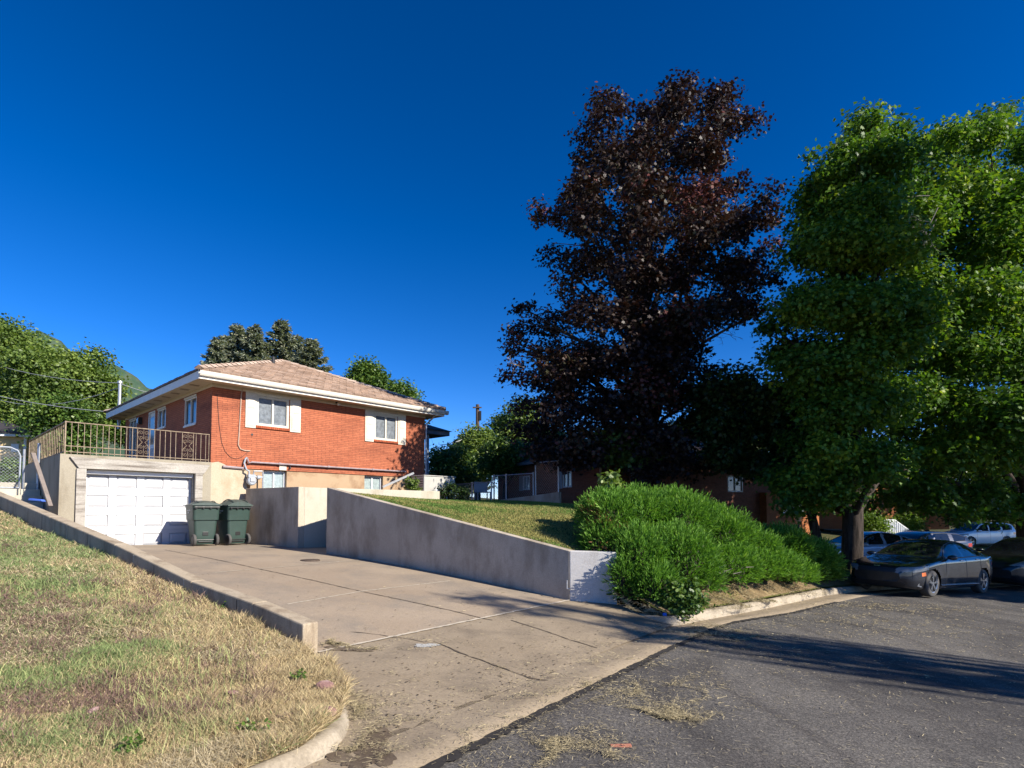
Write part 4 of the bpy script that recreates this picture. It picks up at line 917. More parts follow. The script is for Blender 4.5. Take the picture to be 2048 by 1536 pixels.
for x0, x1 in ((-3.27,-3.062), (-.448,-.25)): MB().box(x0, x1, y0+.005, y1, .3, 2.697).build('door_post', 'timber', gar, bevel=.006)
# wrought iron deck railing
rl = empty('deck_railing', HC, HA, 'rusty cream wrought iron railing with scroll panels round the garage deck', 'railing')
RZ0, RZ1 = 3.13, 3.90; x0, x1 = -3.5, -.03; yF = .06
MB().bar((x0,yF,RZ1), (x1,yF,RZ1), .04, .022).bar((x0,yF,RZ1), (x0,5.9,RZ1), .04, .022).build('top_rail', 'iron', rl)
MB().bar((x0,yF,RZ0), (x1,yF,RZ0), .03, .02).bar((x0,yF,RZ0), (x0,5.9,RZ0), .03, .02).bar((x0,yF,RZ0+.15), (-1.9,yF,RZ0+.15), .025, .018).build('bottom_rail', 'iron', rl)
def bal(x, y, z0=RZ0-.05): return MB().box(x-.0065, x+.0065, y-.0065, y+.0065, z0, RZ1-.011).build('baluster', 'iron', rl)
sc = []
for c, w in ((-1.75,.30), (-.62,.30)): sc.append((c-w/2, c+w/2))
k = 0
for x in np.arange(x0+.13, x1-.05, .135):
    if any(a-.04 < x < c+.04 for a, c in sc): continue
    bal(float(x), yF)
for x in [v for s in sc for v in s] + [x1-.01]: bal(x, yF, RZ0-.06)
for y in np.arange(.06+.25, 5.9, .25): bal(x0, float(y))
MB().box(x0-.015, x0+.015, yF-.015, yF+.015, GD, RZ1+.02).build('post', 'iron', rl); MB().box(x0-.015, x0+.015, 5.88, 5.91, GD, RZ1+.02).build('post', 'iron', rl)
def spiral(cx, cz, r, a0, turns, sg):
    return [(cx+sg*r*(1-.8*t)*math.cos(a0+turns*6.28*t), yF, cz+r*(1-.8*t)*math.sin(a0+turns*6.28*t)) for t in np.linspace(0, 1, 14)]
for a, c in sc:
    m = (a+c)/2; b = MB(); zc = (RZ0+RZ1)/2; q = .062
    for sg in (-1, 1):
        for zz_, fl_ in ((RZ1-.12, 1), (RZ1-.25, -1), (RZ0+.25, 1), (RZ0+.12, -1)):
            pts = [(p[0], p[1], zz_+fl_*(p[2]-zz_)) for p in spiral(m+sg*.068, zz_, q, -.6, 1.3, sg)]; b.tube(pts, .0052, 5)
        b.tube([(m+sg*.12, yF, zc+.10), (m+sg*.03, yF, zc), (m+sg*.12, yF, zc-.10)], .0075, 5)
    b.tube([(m, yF, RZ0), (m, yF, RZ0+.3)], .006, 5).tube([(m, yF, RZ1-.3), (m, yF, RZ1)], .006, 5)
    b.build('scroll_panel', 'iron', rl)
# steps left of the garage, with the board and blue plastic lying there
stp = tag(empty('stairs', HC + HT*-3.62, HA), 'pale concrete steps between the garage side and the low wall', 'stairs')
for i in range(8):
    MB().box(-1.9, -.01, .75+.30*i, .75+.30*(i+1)-.002 if i < 7 else 6.5, .2, .92+.185*(i+1)).build('step', 'lightconc', stp, bevel=.008)
p = W(85, 960, 14.6); o = MB().bar(W(66,906,14.35)-p, W(101,1012,14.15)-p, .10, .03).build('board', 'board'); o.location = p; tag(o, 'long grey board leaning against the dark garage side', 'board')
p = W(75, 999, 14.0); o = MB().hexa([(-.2,-.05,-.02),(.16,-.05,-.05),(.17,.06,-.05),(-.2,.06,-.02)], [(-.17,-.05,.03),(.12,-.05,.0),(.13,.05,.0),(-.17,.05,.03)]).build('plastic_sheet', 'tarp', bevel=.01); o.location = p; tag(o, 'bright blue plastic object behind the low wall', 'plastic sheet')

# ---------------------------------------------------------------- gas meter and pipe run
gm_o = empty('gas_meter', HC, HA, 'grey gas meter on the house wall beside the basement window', 'gas meter')
x, z = HF(502, 962, -.2); yM = -.22
MB().lathe([(0,-.10),(.10,-.10),(.135,-.07),(.145,0),(.135,.07),(.10,.10),(0,.10)], 'y', (x,yM,z), 20).build('body', 'greypaint', gm_o, smooth=True)
MB().box(x-.07, x+.07, yM-.13, yM-.09, z-.03, z+.09).build('dial', 'galv', gm_o, bevel=.01); MB().box(x-.12, x+.12, yM-.07, yM+.07, z+.10, z+.20).build('head', 'greypaint', gm_o, bevel=.02)
x2 = HF(525, 950, -.2)[0]
MB().tube([(x-.07,yM,z+.18),(x-.07,yM,z+.30),(x-.15,yM,z+.34),(x-.17,yM+.06,z+.45),(x-.17,-.08,z+.55),(x-.14,-.08,z+.68),(x-.09,-.08,z+.74)], .028, 8).build('inlet_pipe', 'greypaint', gm_o)
MB().tube([(x+.07,yM,z+.18),(x+.07,yM,z+.31),(x+.33,yM,z+.32),(x+.36,yM,z+.29),(x+.36,yM,z-.35)], .024, 8).build('outlet_pipe', 'galv', gm_o)
MB().lathe([(0,-.05),(.06,-.05),(.07,0),(.06,.05),(0,.05)], 'x', (x+.22,yM,z+.12), 14).build('regulator', 'greypaint', gm_o, smooth=True); MB().tube([(x+.1,yM,z+.13),(x+.35,yM,z+.13)], .02, 8).build('link_pipe', 'galv', gm_o)
gp = empty('gas_pipe', HC, HA, 'mauve grey gas pipe running level along the brick wall', 'pipe')
xa, za = HF(500, 922, -.08); xb, zb = HF(812, 945, -.08); zz = (za+zb)/2
MB().tube([(x-.09,-.08,z+.735),(xa-.03,-.08,zz-.03),(xa+.05,-.08,zz),(xb,-.08,zz)], .03, 8).build('run', 'pipe', gp)
for t in (.16, .45, .75): xm = xa+(xb-xa)*t; MB().tube([(xm-.04,-.08,zz),(xm+.04,-.08,zz)], .045, 8).box(xm-.02, xm+.02, -.08, -.001, zz-.02, zz+.02).build('clamp', 'pipe', gp)
xc, zc = HF(445, 933, -.08); xd, zd = HF(492, 936, -.08); o = MB().tube([(xc,-.10,zc),(xd,-.10,zd-.02)], .04, 8).build('gas_pipe', 'pipe'); o.location = HC; o.rotation_euler = (0,0,HA); tag(o, 'short mauve grey stub pipe above the plaster patch', 'pipe')

# air conditioner by the far house corner
p = W(868, 976, 21.6); ac = tag(empty('air_conditioner', (p.x, p.y, 1.95), HA), 'beige metal air conditioner box by the far house corner', 'air conditioner')
MB().box(-.75,.75,-.35,.35,-.05,.92).build('case', 'ac', ac, bevel=.03); MB().box(-.78,.78,-.38,.38,.921,.96).build('lid', 'ac', ac, bevel=.02)
b = MB()
for k in range(9): b.box(-.753,-.75,-.28,.28,.12+.085*k,.15+.085*k)
b.build('grille', 'dark', ac); MB().box(-.2,-.1,-.353,-.35,.1,.5).build('label_strip', 'white', ac)

# ---------------------------------------------------------------- wheeled bins
def bin_():
    r = empty('wheeled_bin'); b = MB()
    # sections: (z, half width, y front, y back); the wheels sit at y back (towards the street)
    sec = [(0.03,.235,.20,-.24),(.06,.245,.22,-.26),(.30,.26,.25,-.275),(.66,.285,.30,-.30),(.665,.31,.335,-.335),(.70,.315,.34,-.34),(.98,.325,.37,-.36),(1.02,.335,.385,-.37),(1.045,.335,.385,-.37)]
    def ring(z, w, f, k, n=6, c=.07):
        pts = []
        for cx, cy, a in ((w-c, k+c, -90), (w-c, f-c, 0), (-w+c, f-c, 90), (-w+c, k+c, 180)):
            for i in range(n): t = R(a+90*i/(n-1)); pts.append((cx+c*math.cos(t), cy+c*math.sin(t), z))
        return pts
    P = [ring(*s) for s in sec]; P = [q+[q[0]] for q in P]; b.grid([list(x) for x in zip(*P)][::-1]); b.poly(P[0][:-1][::-1]); b.build('body', 'bin', r, smooth=True)
    lid = MB(); lsec = []
    for i, y in enumerate(np.linspace(-.40, .44, 9)):
        t = i/8; hgt = 1.06 + .10*math.sin(min(1, t*1.15+.12)*math.pi)**.8
        lsec.append([(x*.355, y, 1.05 + (hgt-1.05)*(1-abs(x)**2.5) + .012) for x in np.linspace(-1, 1, 9)])
    lid.grid(lsec[::-1]); lid.grid([[(p[0], p[1], 1.047) for p in row] for row in lsec])
    edge = lambda row: [[p, (p[0], p[1], 1.047)] for p in row]
    lid.grid(edge(lsec[0])); lid.grid(edge(lsec[-1])); lid.grid(edge([s[0] for s in lsec])); lid.grid(edge([s[-1] for s in lsec])); l = lid.build('lid', 'binlid', r, smooth=True)
    rb = MB()
    for x in (-.2, .2): rb.tube([(x, row[4][1], row[4][2]-.012+.004) for row in lsec], .012, 5)
    rb.build('lid_rib', 'binlid', l)
    MB().tube([(-.30,-.40,1.0),(.30,-.40,1.0)], .018, 8).build('handle', 'hub', r)
    for x in (-.26, -.09, .09, .26): MB().box(x-.025, x+.025, -.41, -.36, .96, 1.02).build('hinge', 'hub', r, bevel=.006)
    for s in (-1, 1):
        w = MB().lathe([(.0,-.03),(.10,-.032),(.135,-.035),(.15,-.02),(.15,.02),(.135,.035),(.10,.032),(0,.03)], 'x', (s*.27,-.27,.15), 24).build('wheel', 'tread', r, smooth=True)
        MB().lathe([(.0,-.036),(.09,-.036),(.10,-.033)], 'x', (s*.27,-.27,.15), 16).lathe([(.0,.036),(.09,.036),(.10,.033)], 'x', (s*.27,-.27,.15), 16).build('hub', 'hub', w)
    MB().tube([(-.27,-.27,.15),(.27,-.27,.15)], .014, 8).build('axle', 'hub', r); MB().box(-.07,.07,-.285,-.262,.26,.36).build('catch', 'hub', r, bevel=.008)
    MB().box(-.17,.17,-.30,-.26,.09,.12).build('foot_bar', 'hub', r, bevel=.006)
    b = MB()
    for z0, n, h in ((.90, 7, .032), (.845, 3, .032)):
        for k in range(n):
            y = .16-.042*k-(0 if n == 7 else .08); b.box(-.3265,-.3235, y, y+.026, z0, z0+h)
    b.build('print', 'label', r)
    return r
def copy_tree(o, parent=None):
    c = o.copy(); COL.objects.link(c)
    if parent is not None: c.parent = parent
    for ch in list(o.children): copy_tree(ch, c)
    return c
bn = bin_(); p = hit(404, 1088, drive_h, 10, 20)
bn2 = copy_tree(bn)
for o, px, rz, lab in ((bn, 404, HA-R(3), 'left green wheeled bin standing in front of the garage door'), (bn2, 464, HA+R(9), 'right green wheeled bin with bulging lid beside the concrete wall')):
    q = HF(px, 1080, -1.05); pw = HC + HT*q[0] + HN*-1.05; o.location = (pw.x, pw.y, float(drive_h(pw.x, pw.y))+.008); o.rotation_euler = (0,0,rz); o.scale = (1.06,1.06,1.06)
    tag(o, lab, 'bin', 'green bins by the garage')
for ch in bn2.children:
    if ch.name.startswith('lid'): ch.scale = (1,1,1.5); ch.location.z = -1.047*.5; ch.rotation_euler[1] = 0
# ---------------------------------------------------------------- vegetation
def crown(name, clumps, n, size, shape, mat, parent, dens_pow=2.0, twig=.20, per=11, flatz=.75, width=1.0, droop=.25, shell=.45, cv=.22):
    """clumps: (x,y,z,r); leaves sit in twig-sized bunches through the shell of every clump"""
    c = np.array(clumps, float); w = c[:,3]**dens_pow; k = np.maximum(1, (n/per*w/w.sum()).astype(int))
    idx = np.repeat(np.arange(len(c)), k); m = len(idx)
    u = unit(rng.normal(size=(m,3)) + np.array((0,0,.22))); rad = c[idx,3]*(shell + (1.05-shell)*rng.random(m)**.55)
    T = c[idx,:3] + u*rad[:,None]*np.array((1,1,flatz))
    li = np.repeat(np.arange(m), per); L = len(li)
    P = T[li] + rng.normal(size=(L,3))*twig*np.array((1,1,.7))
    out = unit(u[li]*np.array((1,1,.5)) + rng.normal(size=(L,3))*.55)
    D = unit(out*np.array((1,1,.4)) + rng.normal(size=(L,3))*.5 - np.array((0,0,droop)))
    N = unit(u[li]*.75 + np.array((0,0,.65)) + rng.normal(size=(L,3))*.5)
    var = np.clip(.5 + cv*rng.normal(size=len(c))[idx][li] + .16*rng.normal(size=m)[li] + .14*rng.normal(size=L), 0, 1)
    return leaves(name, P - D*size*.5, D, N, size*rng.uniform(.7,1.25,L), shape, mat, parent, var=var, width=width)
def trunk_limbs(base, clumps, r0, root, mat='bark', top=None, nl=26, bend=.25, fork=.35):
    b = MB(); base = Vector(base); cs = [Vector(c[:3]) for c in clumps]; zt = max(c.z for c in cs); ctr = sum(cs, Vector())/len(cs)
    H = zt-base.z; topv = Vector(top) if top else Vector((ctr.x*.7+base.x*.3, ctr.y*.7+base.y*.3, base.z+H*.86))
    def axis(t): 
        p = base.lerp(topv, t); return p + Vector((math.sin(t*5)*.14*H*.05, math.cos(t*4)*.14*H*.05, 0))
    T = [0, .012, .05, .12, .25, .4, .55, .7, .85, 1]
    b.tube([axis(t) for t in T], [r0*1.5, r0*1.22, r0*1.05, r0, r0*.88, r0*.72, r0*.52, r0*.36, r0*.2, r0*.06], 10)
    pick = random.sample(cs, min(nl, len(cs)))
    for c in pick:
        h = (c.z-base.z)/H; t = max(.14, min(.9, h-.12-.25*random.random()*h)); p = axis(t); d = c-p
        rr = r0*(1-t)*.42+.015; m = p+d*.5+Vector((random.gauss(0,.2), random.gauss(0,.2), d.length*.12))
        b.tube([p, p.lerp(m,.5)+Vector((0,0,.05)), m, m.lerp(c,.5), c], [rr, rr*.8, rr*.6, rr*.4, rr*.15], 6, False)
        for _ in range(3):
            e = c + Vector((random.gauss(0,.5), random.gauss(0,.5), random.gauss(0,.4))); b.tube([m.lerp(c,random.random()*.6), e], [rr*.3, rr*.07], 4, False)
    return b.build('trunk', mat, root, smooth='all')
def px_clumps(L, Y0, depth=.8, seed=1, extra=2, fac=.9):
    """crown volume: lobes read at the tree's own distance and spread front and back as in a round crown"""
    r = random.Random(seed); s = F/Y0; out = []
    ys = [l[1] for l in L]
    for px, py, rp in L:
        row = [l for l in L if abs(l[1]-py) < 70]; lo = min(l[0]-l[2] for l in row); hi = max(l[0]+l[2] for l in row); mid = (lo+hi)/2; hw = (hi-lo)/2
        f = min(1, abs(px-mid)/max(hw, 1)); ext = hw/s*math.sqrt(max(0, 1-f*f))*depth
        n = 1 + (extra if f < .62 and ext > 1 else 0)
        for k in range(n):
            dy = (r.uniform(-1,1) if n == 1 else (-.85+1.7*k/(n-1)+r.uniform(-.15,.15)))*ext
            rr = rp/s*fac*(1 if k == 0 else r.uniform(.8,1.0))*(1+dy/Y0); jx, jy = (0, 0) if n == 1 else (r.gauss(0, 12), r.gauss(0, 10))
            q = W(px+jx, py+jy, Y0+dy); out.append((q.x, q.y, q.z, rr))
    return out
def lift(x, y): return float(lawnR_h(np.array([x]), np.array([y]))[0])
# --- purple maple
PM = [(1365,185,38),(1345,235,42),(1442,202,36),(1452,250,46),(1500,246,33),(1225,225,38),(1182,265,42),(1168,312,30),(1300,228,20),(1300,290,58),(1380,300,58),(1230,325,58),(1430,330,38),
 (1185,375,52),(1155,392,26),(1300,380,68),(1400,392,62),(1478,372,36),(1538,388,30),(1530,432,42),(1078,425,30),(1120,432,28),(1175,442,55),(1280,460,66),(1380,470,66),(1470,452,56),(1545,495,28),
 (1112,515,34),(1180,525,52),(1270,540,66),(1370,550,66),(1470,542,60),(1540,562,34),(1128,572,34),(1050,618,26),(1040,665,32),(1100,652,50),(1180,622,56),(1270,632,62),(1370,632,56),(1455,622,54),(1515,622,30),
 (1090,712,54),(1068,762,34),(1120,765,50),(1172,722,60),(1260,722,62),(1340,702,46),(1385,735,36),(1430,748,28),(1058,812,38),(1130,815,60),(1220,812,66),(1310,802,66),(1390,800,48),(1082,862,40),(1160,880,56),(1250,892,60),(1340,880,62),(1400,852,38),(1128,912,30),(1300,930,40),(1370,925,36),(1390,655,40),(1375,700,46),(1345,655,50),(1300,690,56),(1330,750,60),(1285,770,60),(1395,770,46),(1030,695,32),(1035,750,36),(1040,865,34),(1100,910,40),(1180,915,40),(1420,800,40),(1420,870,40)]
pc = px_clumps(PM, 22.5, .75, 3, 2, .97)
bx, by = W(1288, 1000, 22.5).x, 22.6; bz = lift(bx, by)
t = tag(empty('maple_tree', (bx, by, bz)), 'tall purple leaved maple tree towering between the two houses', 'tree')
def rel(cl, o): return [(c[0]-o[0], c[1]-o[1], c[2]-o[2], c[3]) for c in cl]
rc = rel(pc, (bx,by,bz))
crown('crown', rc, 110000, .135, 'maple', 'purple', t, twig=.16, per=11, shell=.3, flatz=.65)
trunk_limbs((0,0,-.1), rc, .34, t, nl=44)
# greenish low lobe of the same tree
lo = rel(px_clumps([(1235,882,44),(1262,912,36),(1215,905,26),(1290,900,26)], 20.8, .4, 4, 0), (bx,by,bz))
o = crown('lower_crown', lo, 3200, .15, 'maple', 'greenL', t); o['label'] = 'grey-green lowest bough of the purple tree'
b = MB()
def twig(b, px, py, Y, ang, L, r=.016, depth=3):
    p = W(px, py, Y)
    def rec(p, d, L, r, k):
        e = p + d*L + Vector((0,0,random.gauss(0,.05*L))); b.tube([p, p.lerp(e,.5)+Vector((0,random.gauss(0,.05),random.gauss(0,.04)))*L, e], [r, r*.8, r*.5], 4, False)
        if k:
            for _ in range(3): rec(p.lerp(e, random.uniform(.35,1)), (d + Vector((random.gauss(0,.5), random.gauss(0,.4), random.gauss(0,.5)))).normalized(), L*.55, r*.6, k-1)
    rec(p, Vector((math.cos(ang), 0, math.sin(ang))), L, r, depth)
twig(b, 1395, 672, 20, .1, .9); twig(b, 1050, 735, 19.5, 2.9, .5); twig(b, 1440, 330, 20, .6, .4); twig(b, 1530, 560, 20, .8, .4)
o = b.build('dead_twigs', 'deadwood', t); o.parent = t; o.matrix_parent_inverse = Matrix.Translation((-bx,-by,-bz))
# --- green maples at the right
GA = [(1738,262,28),(1745,300,30),(1692,298,28),(1784,266,32),(1788,310,36),(1622,312,13),(1640,362,32),(1640,400,26),(1705,335,46),(1780,345,50),(1606,405,26),(1655,435,56),(1735,420,66),(1620,475,40),(1594,520,30),(1690,520,70),(1780,500,70),(1840,440,60),
 (1585,612,40),(1548,655,34),(1640,620,70),(1730,620,72),(1560,710,36),(1625,722,66),(1715,730,72),(1800,700,70),(1600,795,46),(1680,820,70),(1760,820,70),(1605,885,42),(1640,1000,26),(1590,1000,22),(1660,915,56),(1562,960,34),(1612,965,40),(1740,920,66),(1690,965,40),(1800,610,70),(1840,640,60),(1830,560,60),(1815,790,60)]
GB = [(1850,292,46),(1912,276,40),(1992,268,50),(2060,282,56),(1850,360,60),(1940,380,70),(2040,390,75),(1890,480,75),(2000,490,80),(1860,590,80),(1960,600,85),(2070,600,80),(1830,700,70),(1930,710,80),(2045,710,85),(1790,770,50),(1870,800,75),(1980,820,85),(2070,820,70),(1800,870,50),(1890,905,70),(1990,910,80),(1850,965,44),(1950,985,44),(1770,965,46),(1810,1000,34),(1870,1005,36),(1930,1020,26),(2000,1020,26),(2060,1010,40),(1750,1010,24),(2160,340,90),(2170,480,95),(2170,640,95),(2170,790,90),(2140,900,80),(2260,560,95),(2260,720,90)]
ax_, ay_ = W(1706, 1100, 18).x, 18.0; az_ = lift(ax_, ay_)
t = tag(empty('maple_tree', (ax_, ay_, az_)), 'green maple whose dark trunk stands right behind the grey sedan', 'tree')
rc = rel(px_clumps(GA, 18.0, .8, 5, 2, 1.05), (ax_, ay_, az_)); crown('crown', rc, 120000, .12, 'maple', 'green', t, twig=.18, per=8, shell=.15, flatz=.65, cv=.10); trunk_limbs((0,0,-.3), rc, .30, t, nl=30)
bx2, by2 = 20.6, 22.9; bz2 = lift(bx2, by2)
t = tag(empty('maple_tree', (bx2, by2, bz2)), 'broad bright green maple cut off by the right edge', 'tree')
rc = rel(px_clumps(GB, 22.0, .7, 6, 2, 1.0), (bx2, by2, bz2)); crown('crown', rc, 140000, .14, 'maple', 'green', t, twig=.22, per=8, shell=.15, flatz=.65, cv=.12); trunk_limbs((0,0,-.3), rc, .34, t, nl=30)
b = MB(); 
for _ in range(5): twig(b, 1850+random.gauss(0,18), 430+random.gauss(0,18), 17.6, random.uniform(2.2,4.5), .9, .016, 3)
o = b.build('dead_twigs', 'deadwood', t); o.matrix_parent_inverse = Matrix.Translation((-bx2,-by2,-bz2))
# --- smaller darker tree between them
GC = [(1420,790,46),(1480,775,44),(1540,800,46),(1600,800,50),(1400,850,44),(1460,850,50),(1530,860,54),(1600,870,50),(1430,910,46),(1500,925,44),(1580,930,44),(1640,860,44),(1640,930,40),(1680,880,40)]
cx_, cy_ = W(1645, 1060, 22.5).x, 22.5; cz_ = lift(cx_, cy_)
t = tag(empty('dark_tree', (cx_, cy_, cz_)), 'smaller dark leaved tree with thin trunk between purple and green maples', 'tree')
rc = rel(px_clumps(GC, 22.0, .7, 8, 1), (cx_, cy_, cz_)); crown('crown', rc, 30000, .145, 'maple', 'greenC', t, twig=.2); trunk_limbs((0,0,-.3), rc, .20, t, nl=14)
# --- background trees
def gtree(name, px, pyt, pyb, hw, Y, mat, label, n, size, shape='rhomb', zb=None, seed=0, group='background trees', rx=1.0, nc=26, twig=.3, cat='tree', trunk=.25, flatz=.8):
    r = random.Random(seed+px); s = F/Y; c = W(px, (pyt+pyb)/2, Y); rz = (pyb-pyt)/2/s; rw = hw/s
    z0 = zb if zb is not None else float(gz(np.array([c.x]), np.array([Y]))[0]) - .1; cl = []
    for k in range(nc):
        while True:
            v = Vector((r.uniform(-1,1), r.uniform(-1,1), r.uniform(-1,1)))
            if .25 < v.length < 1: break
        v = v*(.8/ max(.45, v.length))*r.uniform(.75,1.0) if r.random() < .7 else v
        q = (1-.25*max(0, v.z)); cl.append((c.x+v.x*rw*q*.9, Y+v.y*rw*.9*q, c.z+v.z*rz*.85, min(rw, rz)*r.uniform(.28,.46)))
    root = tag(empty(name, (c.x, Y, z0)), label, cat, group); rc = rel(cl, (c.x, Y, z0))
    crown('crown', rc, int(n*1.5), size*.78, shape, mat, root, twig=twig, flatz=flatz, width=rx, per=9)
    if trunk: trunk_limbs((0,0,-.2), rc, trunk, root, nl=8)
    return root
B = [ # px, top, bottom, halfwidth, Y, mat, label, n, size
 (-10,612,860,100,36,'greenL','tall feathery tree at the left edge behind the garage',15000,.26),
 (84,676,890,92,33,'greenL','light green tree behind the left railing corner',13000,.24),
 (170,692,890,64,35,'greenL','rounded bright tree left of the service mast',14000,.24),
 (255,815,900,42,38,'greenD','low green tree showing under the left eave',7000,.24),
 (118,780,930,60,29,'greenD','shrubby tree with bare twigs right behind the deck',9000,.2),
 (10,740,910,70,36,'greenD','low dark green tree over the tan outbuilding',9000,.22),
 (735,712,860,46,40,'greenD','green tree peeping over the right slope of the roof',11000,.26),
 (800,762,880,55,42,'greenD','lower tree beside the green one over the roof end',8000,.26),
 (905,880,1000,50,33,'greenD','dark bush like tree right of the house corner',9000,.2),
 (955,850,985,48,36,'greenL','pale green tree behind the utility pole foot',9000,.22),
 (1035,790,960,62,42,'greenL','light green tree left behind the purple maple',12000,.26),
 (1010,870,960,50,30,'greenD','rounded green shrub tree above the grey fence',9000,.18),
 (1090,860,950,60,32,'greenL','sunlit shrub tree over the brown roof',9000,.2),
 (1470,770,930,80,46,'willow','wispy pale willow behind the brick house',14000,.28),
 (1560,760,930,80,47,'willow','second pale willow beside the green maple trunk',14000,.28),
 (1330,830,960,110,48,'greenD','dark tree mass behind the purple maple trunk',12000,.3),
 (1640,850,1010,90,50,'greenD','tree behind the brick house end',11000,.3),
 (1850,850,1045,90,52,'greenD','dark tree beyond the parked cars',12000,.3),
 (1990,830,1050,100,50,'greenD','dark tree behind the white sport utility car',12000,.3),
 (2130,820,1060,100,48,'greenD','dark tree at the far right edge',12000,.3),
 (1930,960,1050,60,44,'greenC','dense bush left of the white sport utility car',8000,.22),
 (2050,1000,1060,40,42,'greenL','pale sunlit bush at the right edge behind the white car',5000,.2),
 (1748,1028,1068,22,34,'yellowg','yellow green sunlit bush left of the porch steps',3200,.15),
 (1812,1032,1066,26,43,'yellowg','yellow green sunlit bush behind the porch railing',3200,.17),
]
for i, (px, a, c, hw, Y, m, lab, n, sz) in enumerate(B):
    gtree('bush' if 'bush' in lab and c-a < 95 else 'tree', px, a, c, hw, Y, m, lab, n, sz, seed=i, cat='bush' if 'bush' in lab and c-a < 95 else 'tree', trunk=0 if c-a < 70 else .2, nc=30)
# --- spruces behind the roof
def spruce(px, pyt, Y, hbase, rbase, label, seed, n=1):
    r = np.random.default_rng(seed); top = W(px, pyt, Y); z0 = hbase; H = top.z-z0
    root = tag(empty('spruce_tree', (top.x, Y, z0)), label, 'tree', 'spruces behind the roof')
    Ps, Ds, Ns = [], [], []; b = MB(); b.tube([(0,0,-.2),(0,0,H*.97)], [.22,.02], 7)
    nb = int(H*20)
    for i in range(nb):
        t = (i/nb)**.85; z = H*(.30+.69*t); L = rbase*1.5*(1-t)**.75*r.uniform(.55,1.15)+.10; a = r.random()*6.283
        k = max(7, int(L*40)); s = np.linspace(.12, 1, k); dirv = np.array((math.cos(a), math.sin(a), 0))
        zz = z - .18*L*s + .30*L*s**2.4 ; P = dirv*(s*L)[:,None]; P[:,2] = zz
        for _ in range(3):
            side = np.cross(dirv, (0,0,1))*r.normal(0,.5,(k,1)); D = unit(dirv*.75 + side + np.array((0,0,1))*r.normal(-.12,.35,(k,1)))
            Ps.append(P + side*.12*L*.6 + r.normal(0,.05,(k,3))); Ds.append(D); Ns.append(unit(np.array((0,0,1)) + r.normal(0,.6,(k,3))))
    P, D, N = map(np.concatenate, (Ps, Ds, Ns))
    leaves('crown', P, D, N, .24*r.uniform(.6,1.3,len(P)), 'needle', 'spruce', root); b.build('trunk', 'bark', root)
spruce(437,672,39,2.2,1.7,'short broad spruce leftmost behind the roof',1); spruce(476,646,41,2.2,2.2,'olive spruce left of the tallest tops',2); spruce(512,648,40,2.2,2.1,'olive spruce above the roof apex',3)
spruce(562,638,42,2.2,2.3,'tallest blue grey spruce with a pointed leader',4); spruce(622,674,41,2.2,2.4,'rounded spruce over the right roof slope',5); spruce(596,668,44,2.2,2.0,'spruce half hidden behind its taller neighbour',6); spruce(452,668,43,2.2,2.0,'rear spruce seen between the two left ones',7)
spruce(922,868,60,1.0,1.8,'small far spruce left of the utility pole',8); spruce(936,872,62,1.0,1.8,'small far spruce nearest the utility pole',9)
# --- junipers: sprigs standing on a mounded surface
def juniper(name, lumps, n, label, size=.16, mat='juniper', group=None, seed=1, lean=(0,-.1)):
    """lumps: (x,y,z,rx,ry,rz)"""
    c = np.array(lumps, float); o = Vector((c[:,0].mean(), c[:,1].mean(), c[:,2].min()-.5)); area = (c[:,3]*c[:,4]+c[:,3]*c[:,5]+c[:,4]*c[:,5])
    k = (n*area/area.sum()).astype(int); idx = np.repeat(np.arange(len(c)), k); m = len(idx)
    u = unit(rng.normal(size=(m,3)) + np.array((0,0,.25))); u[:,2] = np.where(u[:,2] < -.35, -u[:,2], u[:,2])
    rad = 1 - .35*rng.random(m)**2.2 + .06*np.sin(u[:,0]*9+idx)*np.sin(u[:,1]*8+idx*2)
    P = c[idx,:3] + u*c[idx,3:]*rad[:,None]
    ins = np.zeros(m, bool)                                          # drop sprigs deep inside a neighbouring lump
    for j in range(len(c)): ins |= (((P-c[j,:3])/c[j,3:])**2).sum(1) < .50
    P, u, idx = P[~ins], u[~ins], idx[~ins]; m = len(P)
    # sprays: several sprigs fan from one point
    per = 7; li = np.repeat(np.arange(m), per); L = len(li); axisd = unit(u + np.array((*lean,.55)) + rng.normal(size=(m,3))*.38)
    s = rng.random(L); sd = unit(rng.normal(size=(L,3)))
    D = unit(axisd[li] + sd*.42); Pp = P[li] + axisd[li]*((s-.4)*size*2.9*rng.uniform(.45,1.75,m)[li])[:,None]
    N = unit(rng.normal(size=(L,3)) + u[li]*.6 + np.array((0,0,.3)))
    dead = (np.sin(P[:,0]*2.1+P[:,2]*3)*np.sin(P[:,1]*1.7+1) > .80)
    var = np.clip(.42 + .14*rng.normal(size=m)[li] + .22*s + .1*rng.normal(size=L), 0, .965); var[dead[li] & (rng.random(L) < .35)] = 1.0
    root = tag(empty(name, o), label, 'bush', group)
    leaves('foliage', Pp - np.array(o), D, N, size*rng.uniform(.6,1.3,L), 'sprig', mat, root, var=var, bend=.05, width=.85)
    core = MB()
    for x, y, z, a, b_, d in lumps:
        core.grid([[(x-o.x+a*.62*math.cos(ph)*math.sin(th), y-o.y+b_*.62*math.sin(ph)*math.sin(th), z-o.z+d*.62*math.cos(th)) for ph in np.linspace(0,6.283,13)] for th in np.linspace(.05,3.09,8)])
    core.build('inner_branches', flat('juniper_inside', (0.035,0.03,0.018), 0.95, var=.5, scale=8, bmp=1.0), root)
    return root
J = []
def lump(px, py, Y, rpx, rpy=None, dr=None): 
    p = W(px, py, Y); s = F/Y; J.append((p.x, p.y, p.z, rpx/s, (dr or rpx/s), (rpy or rpx)/s))
